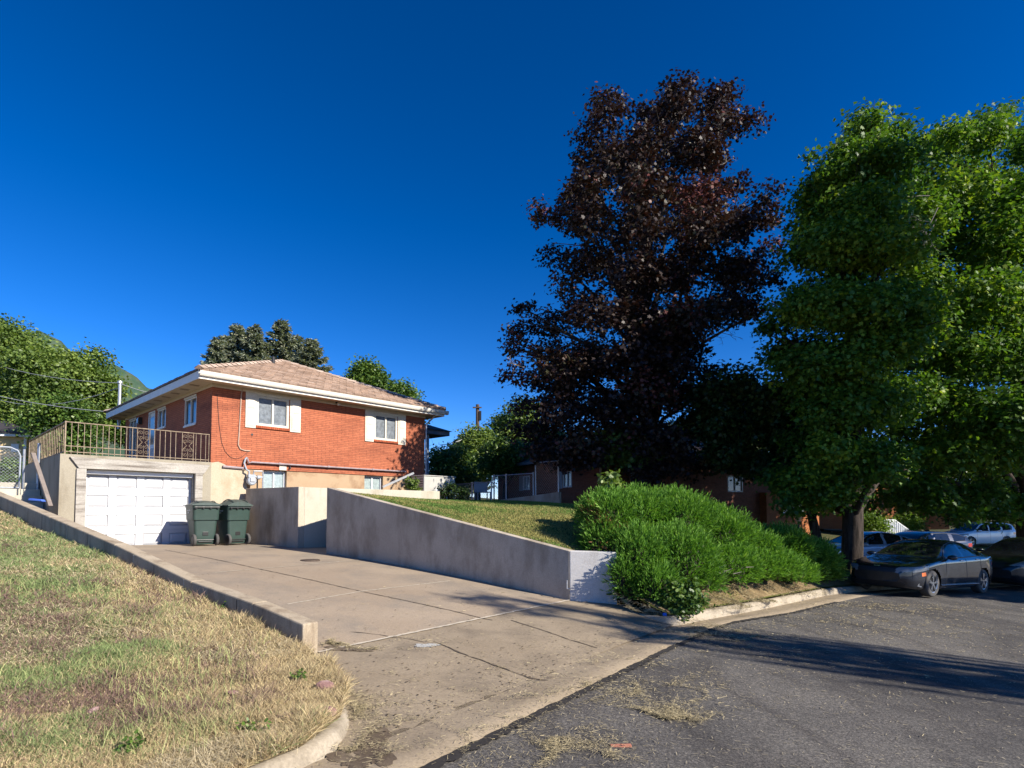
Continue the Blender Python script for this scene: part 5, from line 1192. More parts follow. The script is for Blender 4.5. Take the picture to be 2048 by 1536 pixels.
lump(1215,1040,12.0,58,48,.9); lump(1265,1045,12.6,75,60,1.2); lump(1340,1050,13.0,85,62,1.3); lump(1415,1078,13.3,80,58,1.3); lump(1480,1108,13.8,65,50,1.2)
lump(1205,1090,11.4,40,40,.6); lump(1270,1125,11.1,62,65,.9); lump(1350,1130,11.4,75,70,1.1); lump(1440,1138,12.4,70,46,1.1); lump(1530,1138,13.4,55,34,1.0); lump(1575,1148,14.3,42,24,.9); lump(1260,1180,10.55,35,38,.45); lump(1305,1180,10.4,50,45,.6); lump(1500,1140,12.9,50,35,.8); lump(1390,1160,11.2,45,35,.7); lump(1244,1160,10.35,18,38,.2)
juniper('juniper_bush', J, 36000, 'large bright green juniper sprawling down the bank to the kerb', .08)
J = []
lump(1560,1105,15.6,50,40,1.0); lump(1612,1122,15.9,45,32,1.0); lump(1640,1148,15.7,30,17,.6); lump(1600,1148,15.4,36,20,.7)
juniper('juniper_bush', J, 11000, 'shaded dark juniper between the bright one and the grey sedan', .10)
def sapling(name, px, py, Y, rpx, n, mat, label, size, shape='oval', rz=1.0):
    s = F/Y; c = W(px, py, Y); r = rpx/s; rr = random.Random(px); zb = lift(c.x, c.y) if Y > 10.5 else float(road_h(c.x, c.y))+.1
    root = tag(empty(name, (c.x, c.y, zb)), label, 'shrub'); cl = []
    for k in range(14): cl.append((rr.uniform(-1,1)*r*.7, rr.uniform(-1,1)*r*.5, c.z-zb+rr.uniform(-1,1)*r*.75*rz, r*.36))
    crown('foliage', cl, n, size, shape, mat, root, twig=.06, per=8); b = MB()
    for q in cl[:7]: b.tube([(0,0,-.2), (q[0]*.4, q[1]*.4, q[2]*.5), q[:3]], [.012,.009,.004], 5, False)
    b.build('stem', 'bark', root)
sapling('shrub', 1365, 1190, 9.75, 42, 2600, 'greenD', 'leafy broadleaf shrub spilling over the kerb corner', .07)
sapling('shrub', 1214, 972, 12.6, 32, 700, 'greenL', 'pale leafy sapling sticking up above the juniper', .11)
sapling('shrub', 1255, 1000, 12.4, 16, 200, 'greenL', 'small light sprout at the top edge of the juniper', .10)
sapling('shrub', 896, 985, 20.6, 20, 900, 'greenC', 'dark little shrub beside the air conditioner', .08)
sapling('shrub', 923, 990, 20.0, 17, 800, 'greenC', 'small dark rounded shrub on the lawn edge', .08)
sapling('shrub', 826, 968, 20.0, 16, 600, 'greenL', 'low green plant at the foot of the handrail', .09)
def weed(px, py, label, r=.05, n=90):
    c = hit(px, py, lawnL_h); root = tag(empty('weed', (c.x, c.y, c.z)), label, 'weed', 'weeds in the dry lawn')
    crown('foliage', [(random.gauss(0,r*.6), random.gauss(0,r*.6), .05+random.random()*.05, r) for _ in range(5)], n, .03, 'oval', 'greenD', root, twig=.025, per=5)
    b = MB()
    for _ in range(4): b.tube([(0,0,-.02), (random.gauss(0,r*.5), random.gauss(0,r*.5), .09)], [.003,.001], 4)
    b.build('stem', 'greenD', root)
weed(592, 1372, 'dark green weed beside the pink rock nearest the low wall', .045); weed(505, 1478, 'low green weed in straw left of the pale flat rock', .06); weed(452, 1225, 'green weed tuft in the dry strip by the low wall', .06, 120)
weed(270, 1510, 'green weed at the bottom of the lawn', .05)
# rusty dead juniper bits and bare stems near the wall end
p = W(1212, 1105, 10.9); root = tag(empty('dead_branch', p), 'orange brown dead branch beside the white wall end', 'branch'); k = 420
Pn = rng.normal(size=(k,3))*np.array((.11,.08,.10)); leaves('dead_needles', Pn, rng.normal(size=(k,3))+np.array((0,0,.5)), rng.normal(size=(k,3)), .07, 'sprig', leafmat('dead_needles', [(0,(.16,.06,.025)),(1,(.34,.16,.06))], 0), root)
b = MB()
for _ in range(8): b.tube([(0,0,-.1), (random.gauss(0,.1), random.gauss(0,.08), random.gauss(0,.1))], [.008,.003], 4)
b.build('twigs', 'deadwood', root)
b = MB(); 
for _ in range(26):
    q = W(1425+random.gauss(0,26), 1140+random.gauss(0,16), 10.9+random.gauss(0,.12)); b.tube([q, q+Vector((random.gauss(0,.12),random.gauss(-.02,.05),random.gauss(.03,.07)))], [.007,.003], 4)
tag(b.build('bare_stems', 'deadwood'), 'bare grey juniper stems exposed low in the bank', 'branch')
# ---------------------------------------------------------------- cars
def interp(keys, x):
    k = np.array(keys, float); return np.interp(x, k[:,0], k[:,1])
def smooth_interp(keys, x):
    k = np.array(keys, float); xs, ys = k[:,0], k[:,1]; m = np.gradient(ys, xs)
    d = np.diff(ys)/np.diff(xs)
    for i in range(len(xs)):
        if 0 < i < len(xs)-1:
            m[i] = 0 if d[i-1]*d[i] <= 0 else 2*d[i-1]*d[i]/(d[i-1]+d[i])
    i = np.clip(np.searchsorted(xs, x)-1, 0, len(xs)-2); h = xs[i+1]-xs[i]; t = np.clip((x-xs[i])/h, 0, 1)
    return ys[i]*(1+2*t)*(1-t)**2 + m[i]*h*t*(1-t)**2 + ys[i+1]*t*t*(3-2*t) + m[i+1]*h*t*t*(t-1)
SEDAN = dict(L=4.9, wb=(.95,3.80), r=.335, top=[(0,.60),(.04,.70),(.25,.79),(.8,.90),(1.40,.99),(1.6,1.07),(2.15,1.34),(2.5,1.425),(2.9,1.445),(3.3,1.41),(3.8,1.27),(4.3,1.11),(4.6,1.075),(4.84,1.05),(4.9,.86)],
    bot=[(0,.36),(.12,.22),(.5,.17),(4.4,.19),(4.75,.28),(4.9,.42)], w=[(0,.55),(.05,.68),(.2,.80),(.5,.885),(1.0,.925),(2.5,.93),(3.9,.925),(4.5,.87),(4.8,.78),(4.9,.66)],
    sh=[(0,.58),(.04,.66),(.3,.755),(.8,.83),(1.5,.91),(2.5,.94),(3.8,.985),(4.5,1.01),(4.84,1.0),(4.9,.80)], wr=[(0,.40),(.2,.6),(.8,.72),(1.4,.74),(1.7,.70),(2.3,.60),(3.0,.585),(3.6,.60),(4.3,.66),(4.9,.5)],
    side=[(1.62,.97),(2.18,1.30),(2.6,1.385),(3.1,1.375),(3.6,1.27),(4.02,1.09),(3.7,1.03),(2.6,.985)], pill=[(2.72,.055),(3.52,.05)], ws=(1.42,2.22), rw=(3.42,4.32), doors=[1.62,2.74,3.62], hand=[(2.5,.83),(3.42,.865)])
SUV = dict(L=4.9, wb=(.92,3.78), r=.37, top=[(0,.72),(.04,.86),(.2,.98),(.8,1.06),(1.2,1.12),(1.35,1.18),(1.85,1.55),(2.2,1.67),(2.8,1.70),(3.8,1.68),(4.45,1.62),(4.65,1.50),(4.85,1.12),(4.9,.9)],
    bot=[(0,.42),(.12,.28),(.5,.24),(4.4,.26),(4.75,.32),(4.9,.45)], w=[(0,.65),(.05,.78),(.2,.88),(.5,.93),(1.0,.95),(2.5,.955),(4.2,.95),(4.7,.90),(4.9,.78)],
    sh=[(0,.70),(.04,.82),(.3,.93),(.8,.99),(1.4,1.05),(2.5,1.08),(4.2,1.12),(4.75,1.12),(4.9,.86)], wr=[(0,.5),(.2,.7),(.8,.78),(1.3,.78),(1.6,.74),(2.1,.68),(3.0,.67),(4.3,.66),(4.6,.68),(4.9,.6)],
    side=[(1.42,1.10),(1.92,1.48),(2.3,1.60),(3.2,1.61),(4.1,1.57),(4.42,1.45),(4.3,1.20),(3.0,1.13)], pill=[(2.45,.05),(3.42,.11)], ws=(1.22,2.0), rw=(4.46,4.78), doors=[1.42,2.46,3.42], hand=[(2.25,.98),(3.2,1.0)])
HATCH = dict(SUV); HATCH.update(top=[(0,.66),(.04,.78),(.2,.88),(.8,.98),(1.2,1.05),(1.35,1.10),(1.9,1.43),(2.3,1.54),(2.8,1.57),(3.7,1.54),(4.4,1.42),(4.65,1.28),(4.85,1.0),(4.9,.85)],
    side=[(1.45,1.06),(1.98,1.38),(2.35,1.48),(3.2,1.49),(4.0,1.43),(4.35,1.30),(4.2,1.16),(3.0,1.10)])
def inpoly2(x, y, P): return inpoly(np.stack([x, y], 1), np.array(P, float))
def car(sp, paintm, loc, heading, label, group, alloy='alloy', detail=True):
    root = tag(empty('parked_car', loc, math.atan2(-heading[1], -heading[0])), label, 'car', group); L = sp['L']
    N = 170 if detail else 90; xs = L*(.5-.5*np.cos(np.linspace(0.02, math.pi-.02, N)))*.35 + np.linspace(0, L, N)*.65
    zt, zb, w, sh, wr = (smooth_interp(sp[k], xs) for k in ('top','bot','w','sh','wr')); sh = np.minimum(sh, zt-.03)
    half = np.stack([np.stack([0*w, zb],1), np.stack([.82*w, zb],1), np.stack([.95*w, zb+.05],1), np.stack([w, zb+.38*(sh-zb)],1), np.stack([.985*w, sh-.10*(sh-zb)],1), np.stack([.955*w, sh],1),
        np.stack([wr+(.95*w-wr)*.47, sh+(zt-sh)*.53],1), np.stack([wr, zt-.05*np.clip((zt-sh)/.4,.2,1)],1), np.stack([wr*.62, zt-.012],1), np.stack([0*w, zt],1)], 1)   # N,10,2
    idx = np.concatenate([np.linspace(i, i+1, n, endpoint=False) for i, n in enumerate((3,3,8,8,4,10,10,5,6))] + [[9.0]])
    def crv(i):
        a = np.clip(np.floor(i).astype(int), 0, 8); t = (i-a)[None,:,None]; p = lambda k: half[:, np.clip(k,0,9), :]
        p0, p1, p2, p3 = p(a-1), p(a), p(a+1), p(a+2); cr = .5*((2*p1)+(p2-p0)*t+(2*p0-5*p1+4*p2-p3)*t*t+(3*p1-p0-3*p2+p3)*t**3)
        return np.where((a == 0)[None,:,None] | (a == 8)[None,:,None], p1+(p2-p1)*t, .6*cr+.4*(p1+(p2-p1)*t))
    H = crv(idx); full = np.concatenate([H*np.array((-1,1)), H[:, ::-1][:, 1:]], 1); tt = np.concatenate([idx, idx[::-1][1:]]); m = full.shape[1]
    V = np.zeros((N, m, 3)); V[:,:,0] = xs[:,None]; V[:,:,1:] = full
    nose = lambda a: a   # rounded nose and tail in plan
    V[:,:,0] += .22*np.clip(1-xs/.8, 0, 1)[:,None]*(np.abs(full[:,:,0])/w.max())**2.4 - .16*np.clip((xs-L+.7)/.7, 0, 1)[:,None]*(np.abs(full[:,:,0])/w.max())**2.4
    V[:,:,0] -= L/2
    i, j = np.meshgrid(np.arange(N-1), np.arange(m-1), indexing='ij'); i, j = i.ravel(), j.ravel()
    Fq = np.stack([i*m+j, (i+1)*m+j, (i+1)*m+j+1, i*m+j+1], 1); VV = V.reshape(-1,3); C = VV[Fq].mean(1); tc = (tt[j]+tt[j+1])/2; cx = C[:,0]+L/2; cy = np.abs(C[:,1]); cz = C[:,2]
    part = np.zeros(len(Fq), int)
    sidew = (tc > 4.9) & (tc < 7.05) & inpoly2(cx, cz, sp['side'])
    for px_, pw in sp['pill']: sidew &= np.abs(cx-px_-(cz-1.1)*(.12 if px_ < 3 else .25)) > pw
    part[sidew] = 1
    wsx = (cx-.04*cy > sp['ws'][0]) & (cx < sp['ws'][1]) & (tc > 6.6) & (cy < .70*np.interp(cx, xs, wr)/.70*.97); part[wsx & (part == 0)] = 2
    rwx = (cx > sp['rw'][0]) & (cx < sp['rw'][1]) & (tc > 6.9) & (cy < np.interp(cx, xs, wr)*.93); part[rwx & (part == 0)] = 3
    hz = sp['sh'][2][1]
    hl = (cx < .75) & (cy > .46) & (cz > hz-.16+.10*(cx)) & (cz < hz-.035+.08*cx) & (tc < 7); part[hl] = 4
    gr = (cx < .30) & (cy < .46) & (cz > hz-.22) & (cz < hz-.05); part[gr] = 5
    it = (cx < .40) & (cy < .62) & (cz > .22) & (cz < hz-.40); part[it] = 5
    tl = (cx > L-.55) & (cy > .30) & (cz > sp['sh'][-2][1]-.22) & (cz < sp['sh'][-2][1]-.10); part[tl] = 6
    am = (cx > .48) & (cx < .62) & (cy > .8) & (cz > hz-.24) & (cz < hz-.15); part[am] = 7
    ra = sp['r']+.045; arch = np.zeros(len(Fq), bool)
    for wx in sp['wb']: arch |= ((cx-wx)**2+(cz-sp['r'])**2 < ra*ra) & (cy > .55)
    part[arch] = -1
    def sub(k, name, mat, parent, off=0.0):
        f = Fq[part == k]
        if not len(f): return None
        u, inv = np.unique(f, return_inverse=True); b = MB(); b.v = VV[u].tolist(); b.f = [tuple(q) for q in inv.reshape(-1,4).tolist()]
        o = b.build(name, mat, parent, smooth='all'); return o
    body = sub(0, 'body', paintm, root)
    for nm, k_, mt in (('side_window', 1, 'carglass'), ('headlight', 4, 'lampglass'), ('tail_light', 6, 'red'), ('reflector', 7, 'amber')):
        for sd_ in (1, -1):
            keep = part.copy(); part[(part == k_) & (C[:,1]*sd_ < 0)] = -2; sub(k_, nm, mt, root); part[:] = keep
    sub(2, 'windscreen', 'carglass', root); sub(3, 'rear_window', 'carglass', root)
    sub(5, 'grille', 'dark', root)
    MB().poly([tuple(p) for p in V[0]]).build('lower_grille', 'dark', root); MB().poly([tuple(p) for p in V[-1][::-1]]).build('rear_panel', paintm, root)
    # arches, wheels
    for wx in sp['wb']:
        for s in (-1, 1):
            yw = s*(float(np.interp(wx, xs, w))-.13)
            b = MB(); r_ = sp['r']
            T = [R(a) for a in range(-20, 201, 12)]
            b.grid([[(wx-L/2+ra*math.cos(t), y, r_+ra*math.sin(t)) for y in (s*.45, s*(float(np.interp(wx,xs,w))-.035))] for t in T])
            b.grid([[(wx-L/2+q*math.cos(t), s*.46, r_+q*math.sin(t)) for q in (.0, ra)] for t in T]); b.build('wheel_arch', 'dark', root)
            wh = tag(empty('wheel', (wx-L/2, yw, r_))); wh.parent = root; tw = .112
            MB().lathe([(r_*.66,-tw),(r_*.90,-tw),(r_*.98,-tw*.8),(r_,-tw*.5),(r_,tw*.5),(r_*.98,tw*.8),(r_*.90,tw),(r_*.66,tw)], 'y', (0,0,0), 36).build('tyre', 'tread', wh, smooth='all')
            yo = s*tw; b = MB(); b.lathe([(r_*.60,yo*.2),(r_*.62,yo*.92),(r_*.69,yo*1.0),(r_*.70,yo*.9)], 'y', (0,0,0), 30)
            for k in range(5):
                a = k*2*math.pi/5+.3
                for da in (-.13, .13):
                    p0 = (r_*.10*math.cos(a), yo*.86, r_*.10*math.sin(a)); p1 = (r_*.64*math.cos(a+da), yo*.90, r_*.64*math.sin(a+da)); b.bar(p0, p1, .032, .03)
            b.lathe([(0,yo*.98),(r_*.13,yo*.96),(r_*.17,yo*.8)], 'y', (0,0,0), 14); b.build('rim', alloy, wh); MB().lathe([(0,yo*.35),(r_*.61,yo*.34)], 'y', (0,0,0), 24).build('brake_disc', 'hub', wh)
    # underside, seams, handles, mirrors, trims
    MB().box(-L/2+.5, L/2-.5, -.75, .75, .19, .30).build('underbody', 'dark', root)
    def sp_pt(x, t, out=.004):
        k = np.argmin(np.abs(xs-x)); q = np.array([np.interp(t, idx, H[k,:,0]), np.interp(t, idx, H[k,:,1])]); return (float(V[k, np.argmin(np.abs(tt[:len(idx)]-t)), 0]), float(q[0]+out), float(q[1]))
    if detail:
        for s in (-1, 1):
            for dx in sp['doors']:
                b = MB()
                pts = [sp_pt(dx - (.0 if t > 3 else 0) + (.10 if dx > 3.2 and t < 3.6 else 0)*(3.6-t), t, -.001) for t in np.linspace(2.1, 5.0, 14)]; b.tube([(p[0], s*p[1], p[2]) for p in pts], .006, 4, False); b.build('door_seam', 'dark', root)
        for s in (-1, 1):
            for hx, hz_ in sp['hand']:
                k = np.argmin(np.abs(xs-hx)); yy = float(np.interp(4.6, idx, H[k,:,0]))+.012; zz_ = float(np.interp(4.55, idx, H[k,:,1])); MB().box(hx-.09-L/2, hx+.09-L/2, s*yy-.014, s*yy+.014, zz_-.014, zz_+.014).build('door_handle', 'drl', root, bevel=.008)
            P = sp['side']; n = len(P); pts = []
            for a in range(n+1):
                x, z = P[a % n]; k = np.argmin(np.abs(xs-x)); c_ = H[k]; sel = (idx >= 4.8) & (idx <= 7.2); yy = float(np.interp(z, c_[sel][:,1], c_[sel][:,0])); pts.append((x-L/2, s*(yy+.006), z))
            MB().tube(pts, .011, 5, False).build('window_trim', 'dark', root)
            mx = sp['doors'][0]+.14; k = np.argmin(np.abs(xs-mx)); yy = float(np.interp(5.2, idx, H[k,:,0])); zz_ = float(sh[k])+.07
            mr = MB().grid([[(mx-L/2+.10*math.sin(th)*math.cos(ph), s*(yy+.13)+.115*math.cos(th), zz_+.065*math.sin(th)*math.sin(ph)) for ph in np.linspace(0,6.283,13)] for th in np.linspace(.01,3.13,9)]).build('mirror', paintm, root, smooth='all')
            MB().bar((mx-L/2, s*(yy-.02), zz_-.05), (mx-L/2, s*(yy+.08), zz_-.02), .05, .03).build('mirror_arm', 'dark', mr)
    return root
def road_at(x, y): return float(road_h(x, y)) + .004
hd = Vector((-.86,-.51)).normalized(); c = Vector((10.52,14.62)) - hd*(2.45-.95) - Vector((.51,-.86))*.80
k5 = car(SEDAN, 'gunmetal', (c.x, c.y, road_at(10.6,14.4)), hd, 'dark grey sedan parked at the kerb in front of the maple trunk', 'cars parked along the street')
zf = road_at(10.6,14.4); zr = road_at(13.1,15.8); k5.rotation_euler[1] = math.atan2(zf-zr, 2.85); k5.location.z = (zf+zr)/2+.02
# daytime running lamps, bumper vents and sill trim of the grey sedan (own shape)
for s in (-1, 1): MB().tube([(-2.12,s*.735,.70),(-1.99,s*.815,.745),(-1.83,s*.868,.80),(-1.93,s*.855,.765),(-1.86,s*.872,.735)], .016, 5).build('running_lamp', 'drl', k5)
b = MB()
for s in (-1, 1):
    for q in range(3): b.bar((-2.17+.05*q, s*(.72+.04*q), .40-.055*q), (-2.08+.04*q, s*(.80+.028*q), .375-.055*q), .014, .03)
b.build('bumper_vent', 'drl', k5)
MB().box(-1.12,1.0,-.935,-.915,.275,.30).build('sill_trim', 'gunmetal', k5, bevel=.006); MB().box(-1.12,1.0,.915,.935,.275,.30).build('sill_trim', 'gunmetal', k5, bevel=.006)
MB().bar((-2.36,-.075,.735),(-2.36,.075,.735),.012,.02).build('badge', 'drl', k5)
def place_car(sp, pm, px, Y, hdg, label, zplan=None, **k):
    x = W(px, 1022, Y).x; z = zplan+1.6 if zplan is not None else lift(x, Y) if Y > 20.5 else road_at(x, Y)
    return car(sp, pm, (x, Y, z+.01), Vector(hdg).normalized(), label, 'cars parked along the street', **k)
place_car(SEDAN, 'bluewhite', 1722, 22.5, (-.97,-.15), 'pale blue sedan half hidden behind the maple trunk', -2.24)
place_car(HATCH, 'navy', 1830, 26.0, (-.96,-.28), 'dark roofed hatchback behind the pale blue sedan', -2.48)
place_car(SUV, 'whitecar', 1952, 40.0, (-.985,-.17), 'white sport utility car parked up the far drive', -2.48)
place_car(HATCH, 'black', 2062, 18.6, (-.93,-.36), 'black car behind the grey sedan at the right edge', None)
o = cdt([(10.5,20.3),(20,20.6),(22,28),(34,36),(40,44),(26,44),(18,30),(11,25.5)], 1.0, lambda x, y: np.full(np.shape(x), -.70) - .02*(np.asarray(x)-12)*.9).build('neighbour_driveway', 'apron'); struct(o)

# ---------------------------------------------------------------- neighbouring brick house under the trees
NA = math.atan2(.5, .866); NC = Vector((3.72, 24.0, 0)); nh = empty('brick_house', NC, NA, 'shaded brown brick house under the maples behind the juniper', 'house')
NT = Vector((math.cos(NA), math.sin(NA), 0)); NN = Vector((-math.sin(NA), math.cos(NA), 0))
def NFx(px, py, yl=0.0):
    r = ray(px, py); k = (NC.dot(NN)+yl)/r.dot(NN); p = r*k; return ((p-NC).dot(NT), p.z+ZC)
def NSx(px, py, xl=0.0):
    r = ray(px, py); k = (NC.dot(NT)+xl)/r.dot(NT); p = r*k; return ((p-NC).dot(NN), p.z+ZC)
nw = 14.5; nd = 9.0; NZ = 3.9
u1 = rect(NFx, 1455, 953, 1486, 984); u2 = rect(NFx, 1262, 950, 1320, 1000); lw_ = rect(NFx, 1566, 1004, 1609, 1027, yl=-.4); u2 = (u2[0], u2[0]+1.0, 1.2, 3.3); xs_ = NFx(1519, 1000)[0]
u1 = fix(u1, NFx(1470,984)[1], NFx(1470,952)[1]); lw_ = fix(lw_, NFx(1588,1027,-.4)[1], NFx(1588,1004,-.4)[1])
s1 = rect(NSx, 1126, 943, 1144, 975); s2 = rect(NSx, 1046, 953, 1060, 982); s1 = fix(s1, NSx(1135,975)[1], NSx(1135,943)[1]); s2 = fix(s2, s1[2], s1[3])
b = MB(); holed(b, 'x', 0, nw, -1.2, NZ, [u1, u2], .1); holed(b, 'y', 0, nd, -.5, NZ, [s1, s2], .1, 0.0)
b.poly([(nw,0,-1.2),(nw,nd,-1.2),(nw,nd,NZ),(nw,0,NZ)]); b.poly([(nw,nd,-1.2),(0,nd,-1.2),(0,nd,NZ),(nw,nd,NZ)]); b.build('wall', 'brick_n', nh)
MB().box(.2, nw-.2, .3, nd-.2, -1, NZ-.1).build('interior', 'dark', nh)
for u in (u1,): window(u, 'x', 'window', nh, .05, .06, 'pane')
d = window(u2, 'x', 'front_door', nh, .05, .07, 'bluedoor', panes=1); 
for u in (s1, s2):
    f = window(u, 'y', 'window', nh, .04, .07, 'panel')
    for e in (u[1]+.02, ): MB().box(-.03, -.003, e, e+.32, u[2]-.03, u[3]+.03).build('shutter', 'greypaint', f)
wg = MB(); holed(wg, 'x', xs_, nw, -1.4, 2.53, [lw_], .1, -.4); wg.poly([(xs_,-.4,-1.4),(xs_,-.4,2.53),(xs_,-.002,2.53),(xs_,-.002,-1.4)]); wg.poly([(xs_,-.4,2.53),(nw,-.4,2.53),(nw,-.002,2.53),(xs_,-.002,2.53)]); wg.poly([(nw,-.4,-1.4),(nw,-.002,-1.4),(nw,-.002,2.53),(nw,-.4,2.53)]); wg = wg.build('lower_wall', 'brick_o', nh); wg['label'] = 'orange brick lower wall'
window(lw_, 'x', 'basement_window', nh, .05, .06, 'panel', at=-.4); MB().box(xs_+.05, nw-.05, -.28, -.26, -1.3, 2.3).build('lower_interior', 'dark', nh)
MB().tube([(-.06,-.06,0),(-.06,-.06,NZ)], .05, 8).build('downpipe', 'soffit', nh)
o_ = .5; b = MB(); zr_ = NZ+.12; ap = 1.75; A_, B_ = (nd/2, nd/2), (nw-nd/2, nd/2)
b.poly([(-o_,-o_,zr_),(nw+o_,-o_,zr_),(B_[0],B_[1],zr_+ap),(A_[0],A_[1],zr_+ap)]); b.poly([(nw+o_,-o_,zr_),(nw+o_,nd+o_,zr_),(B_[0],B_[1],zr_+ap)]); b.poly([(nw+o_,nd+o_,zr_),(-o_,nd+o_,zr_),(A_[0],A_[1],zr_+ap),(B_[0],B_[1],zr_+ap)]); b.poly([(-o_,nd+o_,zr_),(-o_,-o_,zr_),(A_[0],A_[1],zr_+ap)])
b.build('roof', 'nroof', nh); b = MB(); b.box(-o_, nw+o_, -o_, nd+o_, NZ-.02, zr_-.004); b.build('eaves', 'greyfascia', nh)
# far house with porch steps
fh = empty('brick_house', W(1776, 1022, 45), R(20), 'far sunlit salmon brick house glimpsed behind the porch steps', 'house'); fz = -.9
MB().box(-2, 7, 0, 8, -1.5, 2.6).build('wall', 'brick_o', fh); b = MB(); b.poly([(-2.5,-.5,2.65),(7.5,-.5,2.65),(5,4,4.4),(0,4,4.4)]).poly([(7.5,-.5,2.65),(7.5,8.5,2.65),(5,4,4.4)]).poly([(7.5,8.5,2.65),(-2.5,8.5,2.65),(0,4,4.4),(5,4,4.4)]).poly([(-2.5,8.5,2.65),(-2.5,-.5,2.65),(0,4,4.4)]); b.build('roof', 'nroof', fh); MB().box(-2.5,7.5,-.5,8.5,2.5,2.645).build('eaves', 'white', fh)
MB().box(1.0,2.0,-.03,-.002,.0,1.0).build('window', 'pane', fh)
pr_ = empty('porch_railing', W(1764, 1062, 38), R(8), 'white slatted porch steps railing between two yellow green bushes', 'railing'); b = MB()
sx = 38/F
for row, (xa, xb, za, zb_, dy) in enumerate(((0, 1.15, .70, .70, 0), (.9, 2.35, .70, .10, 0), (1.0, 2.6, .72, .72, .9))): pass
MB().bar((0,0,.72),(.95,0,.72),.06).bar((.95,0,.72),(1.95,0,.08),.06).build('top_rail', 'white', pr_); MB().bar((.95,1,.72),(1.75,1,.72),.06).bar((1.75,1,.72),(2.65,1,.08),.06).build('top_rail', 'white', pr_)
for x in np.arange(.05, 1.9, .135): zt_ = .70 if x < .95 else .70-(x-.95)*.64; MB().box(float(x)-.025, float(x)+.025, -.02, .02, -.6, zt_).build('baluster', 'white', pr_)
for x in np.arange(1.0, 2.6, .135): zt_ = .70 if x < 1.75 else .70-(x-1.75)*.71; MB().box(float(x)-.025, float(x)+.025, .98, 1.02, -.6, zt_).build('baluster', 'white', pr_)
b = MB(); [b.box(.95+.25*i, 2.7, .1, .95, -.9, .0-.17*i) for i in range(4)]; b.build('porch_step', 'lightconc', pr_)
# lamp post by the orange wall
p = W(1597, 1046, 20.5); lpz = lift(p.x, p.y); lp = empty('lamp_post', (p.x, p.y, lpz), 0, 'old style black lamp post in front of the orange basement wall', 'lamp post'); hz_ = p.z - lpz
MB().tube([(0,0,-.2),(0,0,hz_)], .035, 8).build('post', 'dark', lp); MB().lathe([(.06,hz_),(.12,hz_+.24),(.10,hz_+.25)], 'z', (0,0,0), 6).build('lantern', 'lantern', lp); MB().lathe([(.14,hz_+.25),(.06,hz_+.36),(.0,hz_+.42)], 'z', (0,0,0), 6).build('cap', 'dark', lp)

# ---------------------------------------------------------------- fences, pole, far left building
def chainlink(b, p, q, z0, z1, s=.09, r=.004, zq=None):
    """diagonal wires between two posts"""
    p = Vector(p); q = Vector(q); L = (q-p).length; d = (q-p)/L; H = z1-z0
    k = -H
    while k < L:
        for sg in (1, -1):
            a0, a1 = max(k, 0), min(k+H, L)
            if a1 > a0:
                za, zb_ = a0-k, a1-k
                if sg < 0: za, zb_ = H-za, H-zb_
                A = p+d*a0; Bq = p+d*a1; b.bar((A.x, A.y, z0+za), (Bq.x, Bq.y, z0+zb_), r*2)
        k += s
def fence(name, pts, z0, z1, label, mat='galv', mesh=.10, posts=True, cat='fence', r=.003):
    o = Vector((*pts[0], z0)); root = tag(empty(name, o), label, cat); R0 = [(p[0]-o.x, p[1]-o.y) for p in pts]
    for p in R0: MB().tube([(p[0],p[1],-.3),(p[0],p[1],z1-z0+.05)], .03, 8).build('post', mat, root)
    for a, c in zip(R0[:-1], R0[1:]):
        MB().tube([(*a, z1-z0), (*c, z1-z0)], .02, 6).build('top_rail', mat, root); b = MB(); chainlink(b, a, c, .02, z1-z0, mesh, r); b.build('mesh', mat, root)
    return root
pw = lambda px, Y: tuple(W(px, 1000, Y).xy)
cw = MB(); A_ = Vector(pw(986, 23.6)); B2 = Vector(pw(1119, 21.0)); wall_seg(cw, A_, B2, .2, 2.02, 2.30, 1.0, 1.0, (.4,.9)); o = cw.build('low_wall', 'wallconc', bevel=.01); tag(o, 'low grey concrete wall under the chain link fence by the brown house', 'wall')
fence('chain_link_fence', [tuple(A_ + (B2-A_)*.0 + Vector((.04,.1))), tuple(A_ + (B2-A_)*.2 + Vector((.04,.1))), tuple(A_ + (B2-A_)*.62 + Vector((.04,.1)))], 2.03, 3.05, 'grey chain link fence standing on the low concrete wall', mesh=.11, r=.0018)
fence('dog_kennel_panel', [tuple(A_ + (B2-A_)*.65 + Vector((.05,.1))), tuple(A_ + (B2-A_)*.97 + Vector((.05,.1)))], 2.25, 3.45, 'taller chain link panel at the near end of the low wall', mesh=.11, r=.0018)
fence('chain_link_fence', [pw(905, 24.5), pw(944, 23.2), pw(983, 22.2)], 1.95, 2.72, 'short whitish chain link fence by the dark shrubs', mesh=.11, r=.0025)
p = W(965, 992, 24.5); ch = tag(empty('garden_chair', (p.x, p.y, 2.0), R(20)), 'grey garden chair behind the short chain link fence', 'chair')
MB().box(-.3,.3,-.25,.25,.38,.42).build('seat','greypaint',ch); MB().box(-.3,.3,.25,.28,.40,.85).build('backrest','greypaint',ch)
for x in (-.28,.28):
    for y in (-.23,.23): MB().box(x-.02,x+.02,y-.02,y+.02,0,.378).build('leg','greypaint',ch)
# white picket strip under the house side
p = W(1141, 1004, 20.5); pk = tag(empty('picket_fence', (p.x, p.y, 1.3), R(-10)), 'low row of pale pickets between the low wall and the juniper', 'fence')
for k in range(6): MB().box(.16*k, .16*k+.10, -.012, .012, -.2, .42).build('picket', 'cream', pk)
MB().box(0,.95,.013,.035,.2,.26).build('rail', 'cream', pk)
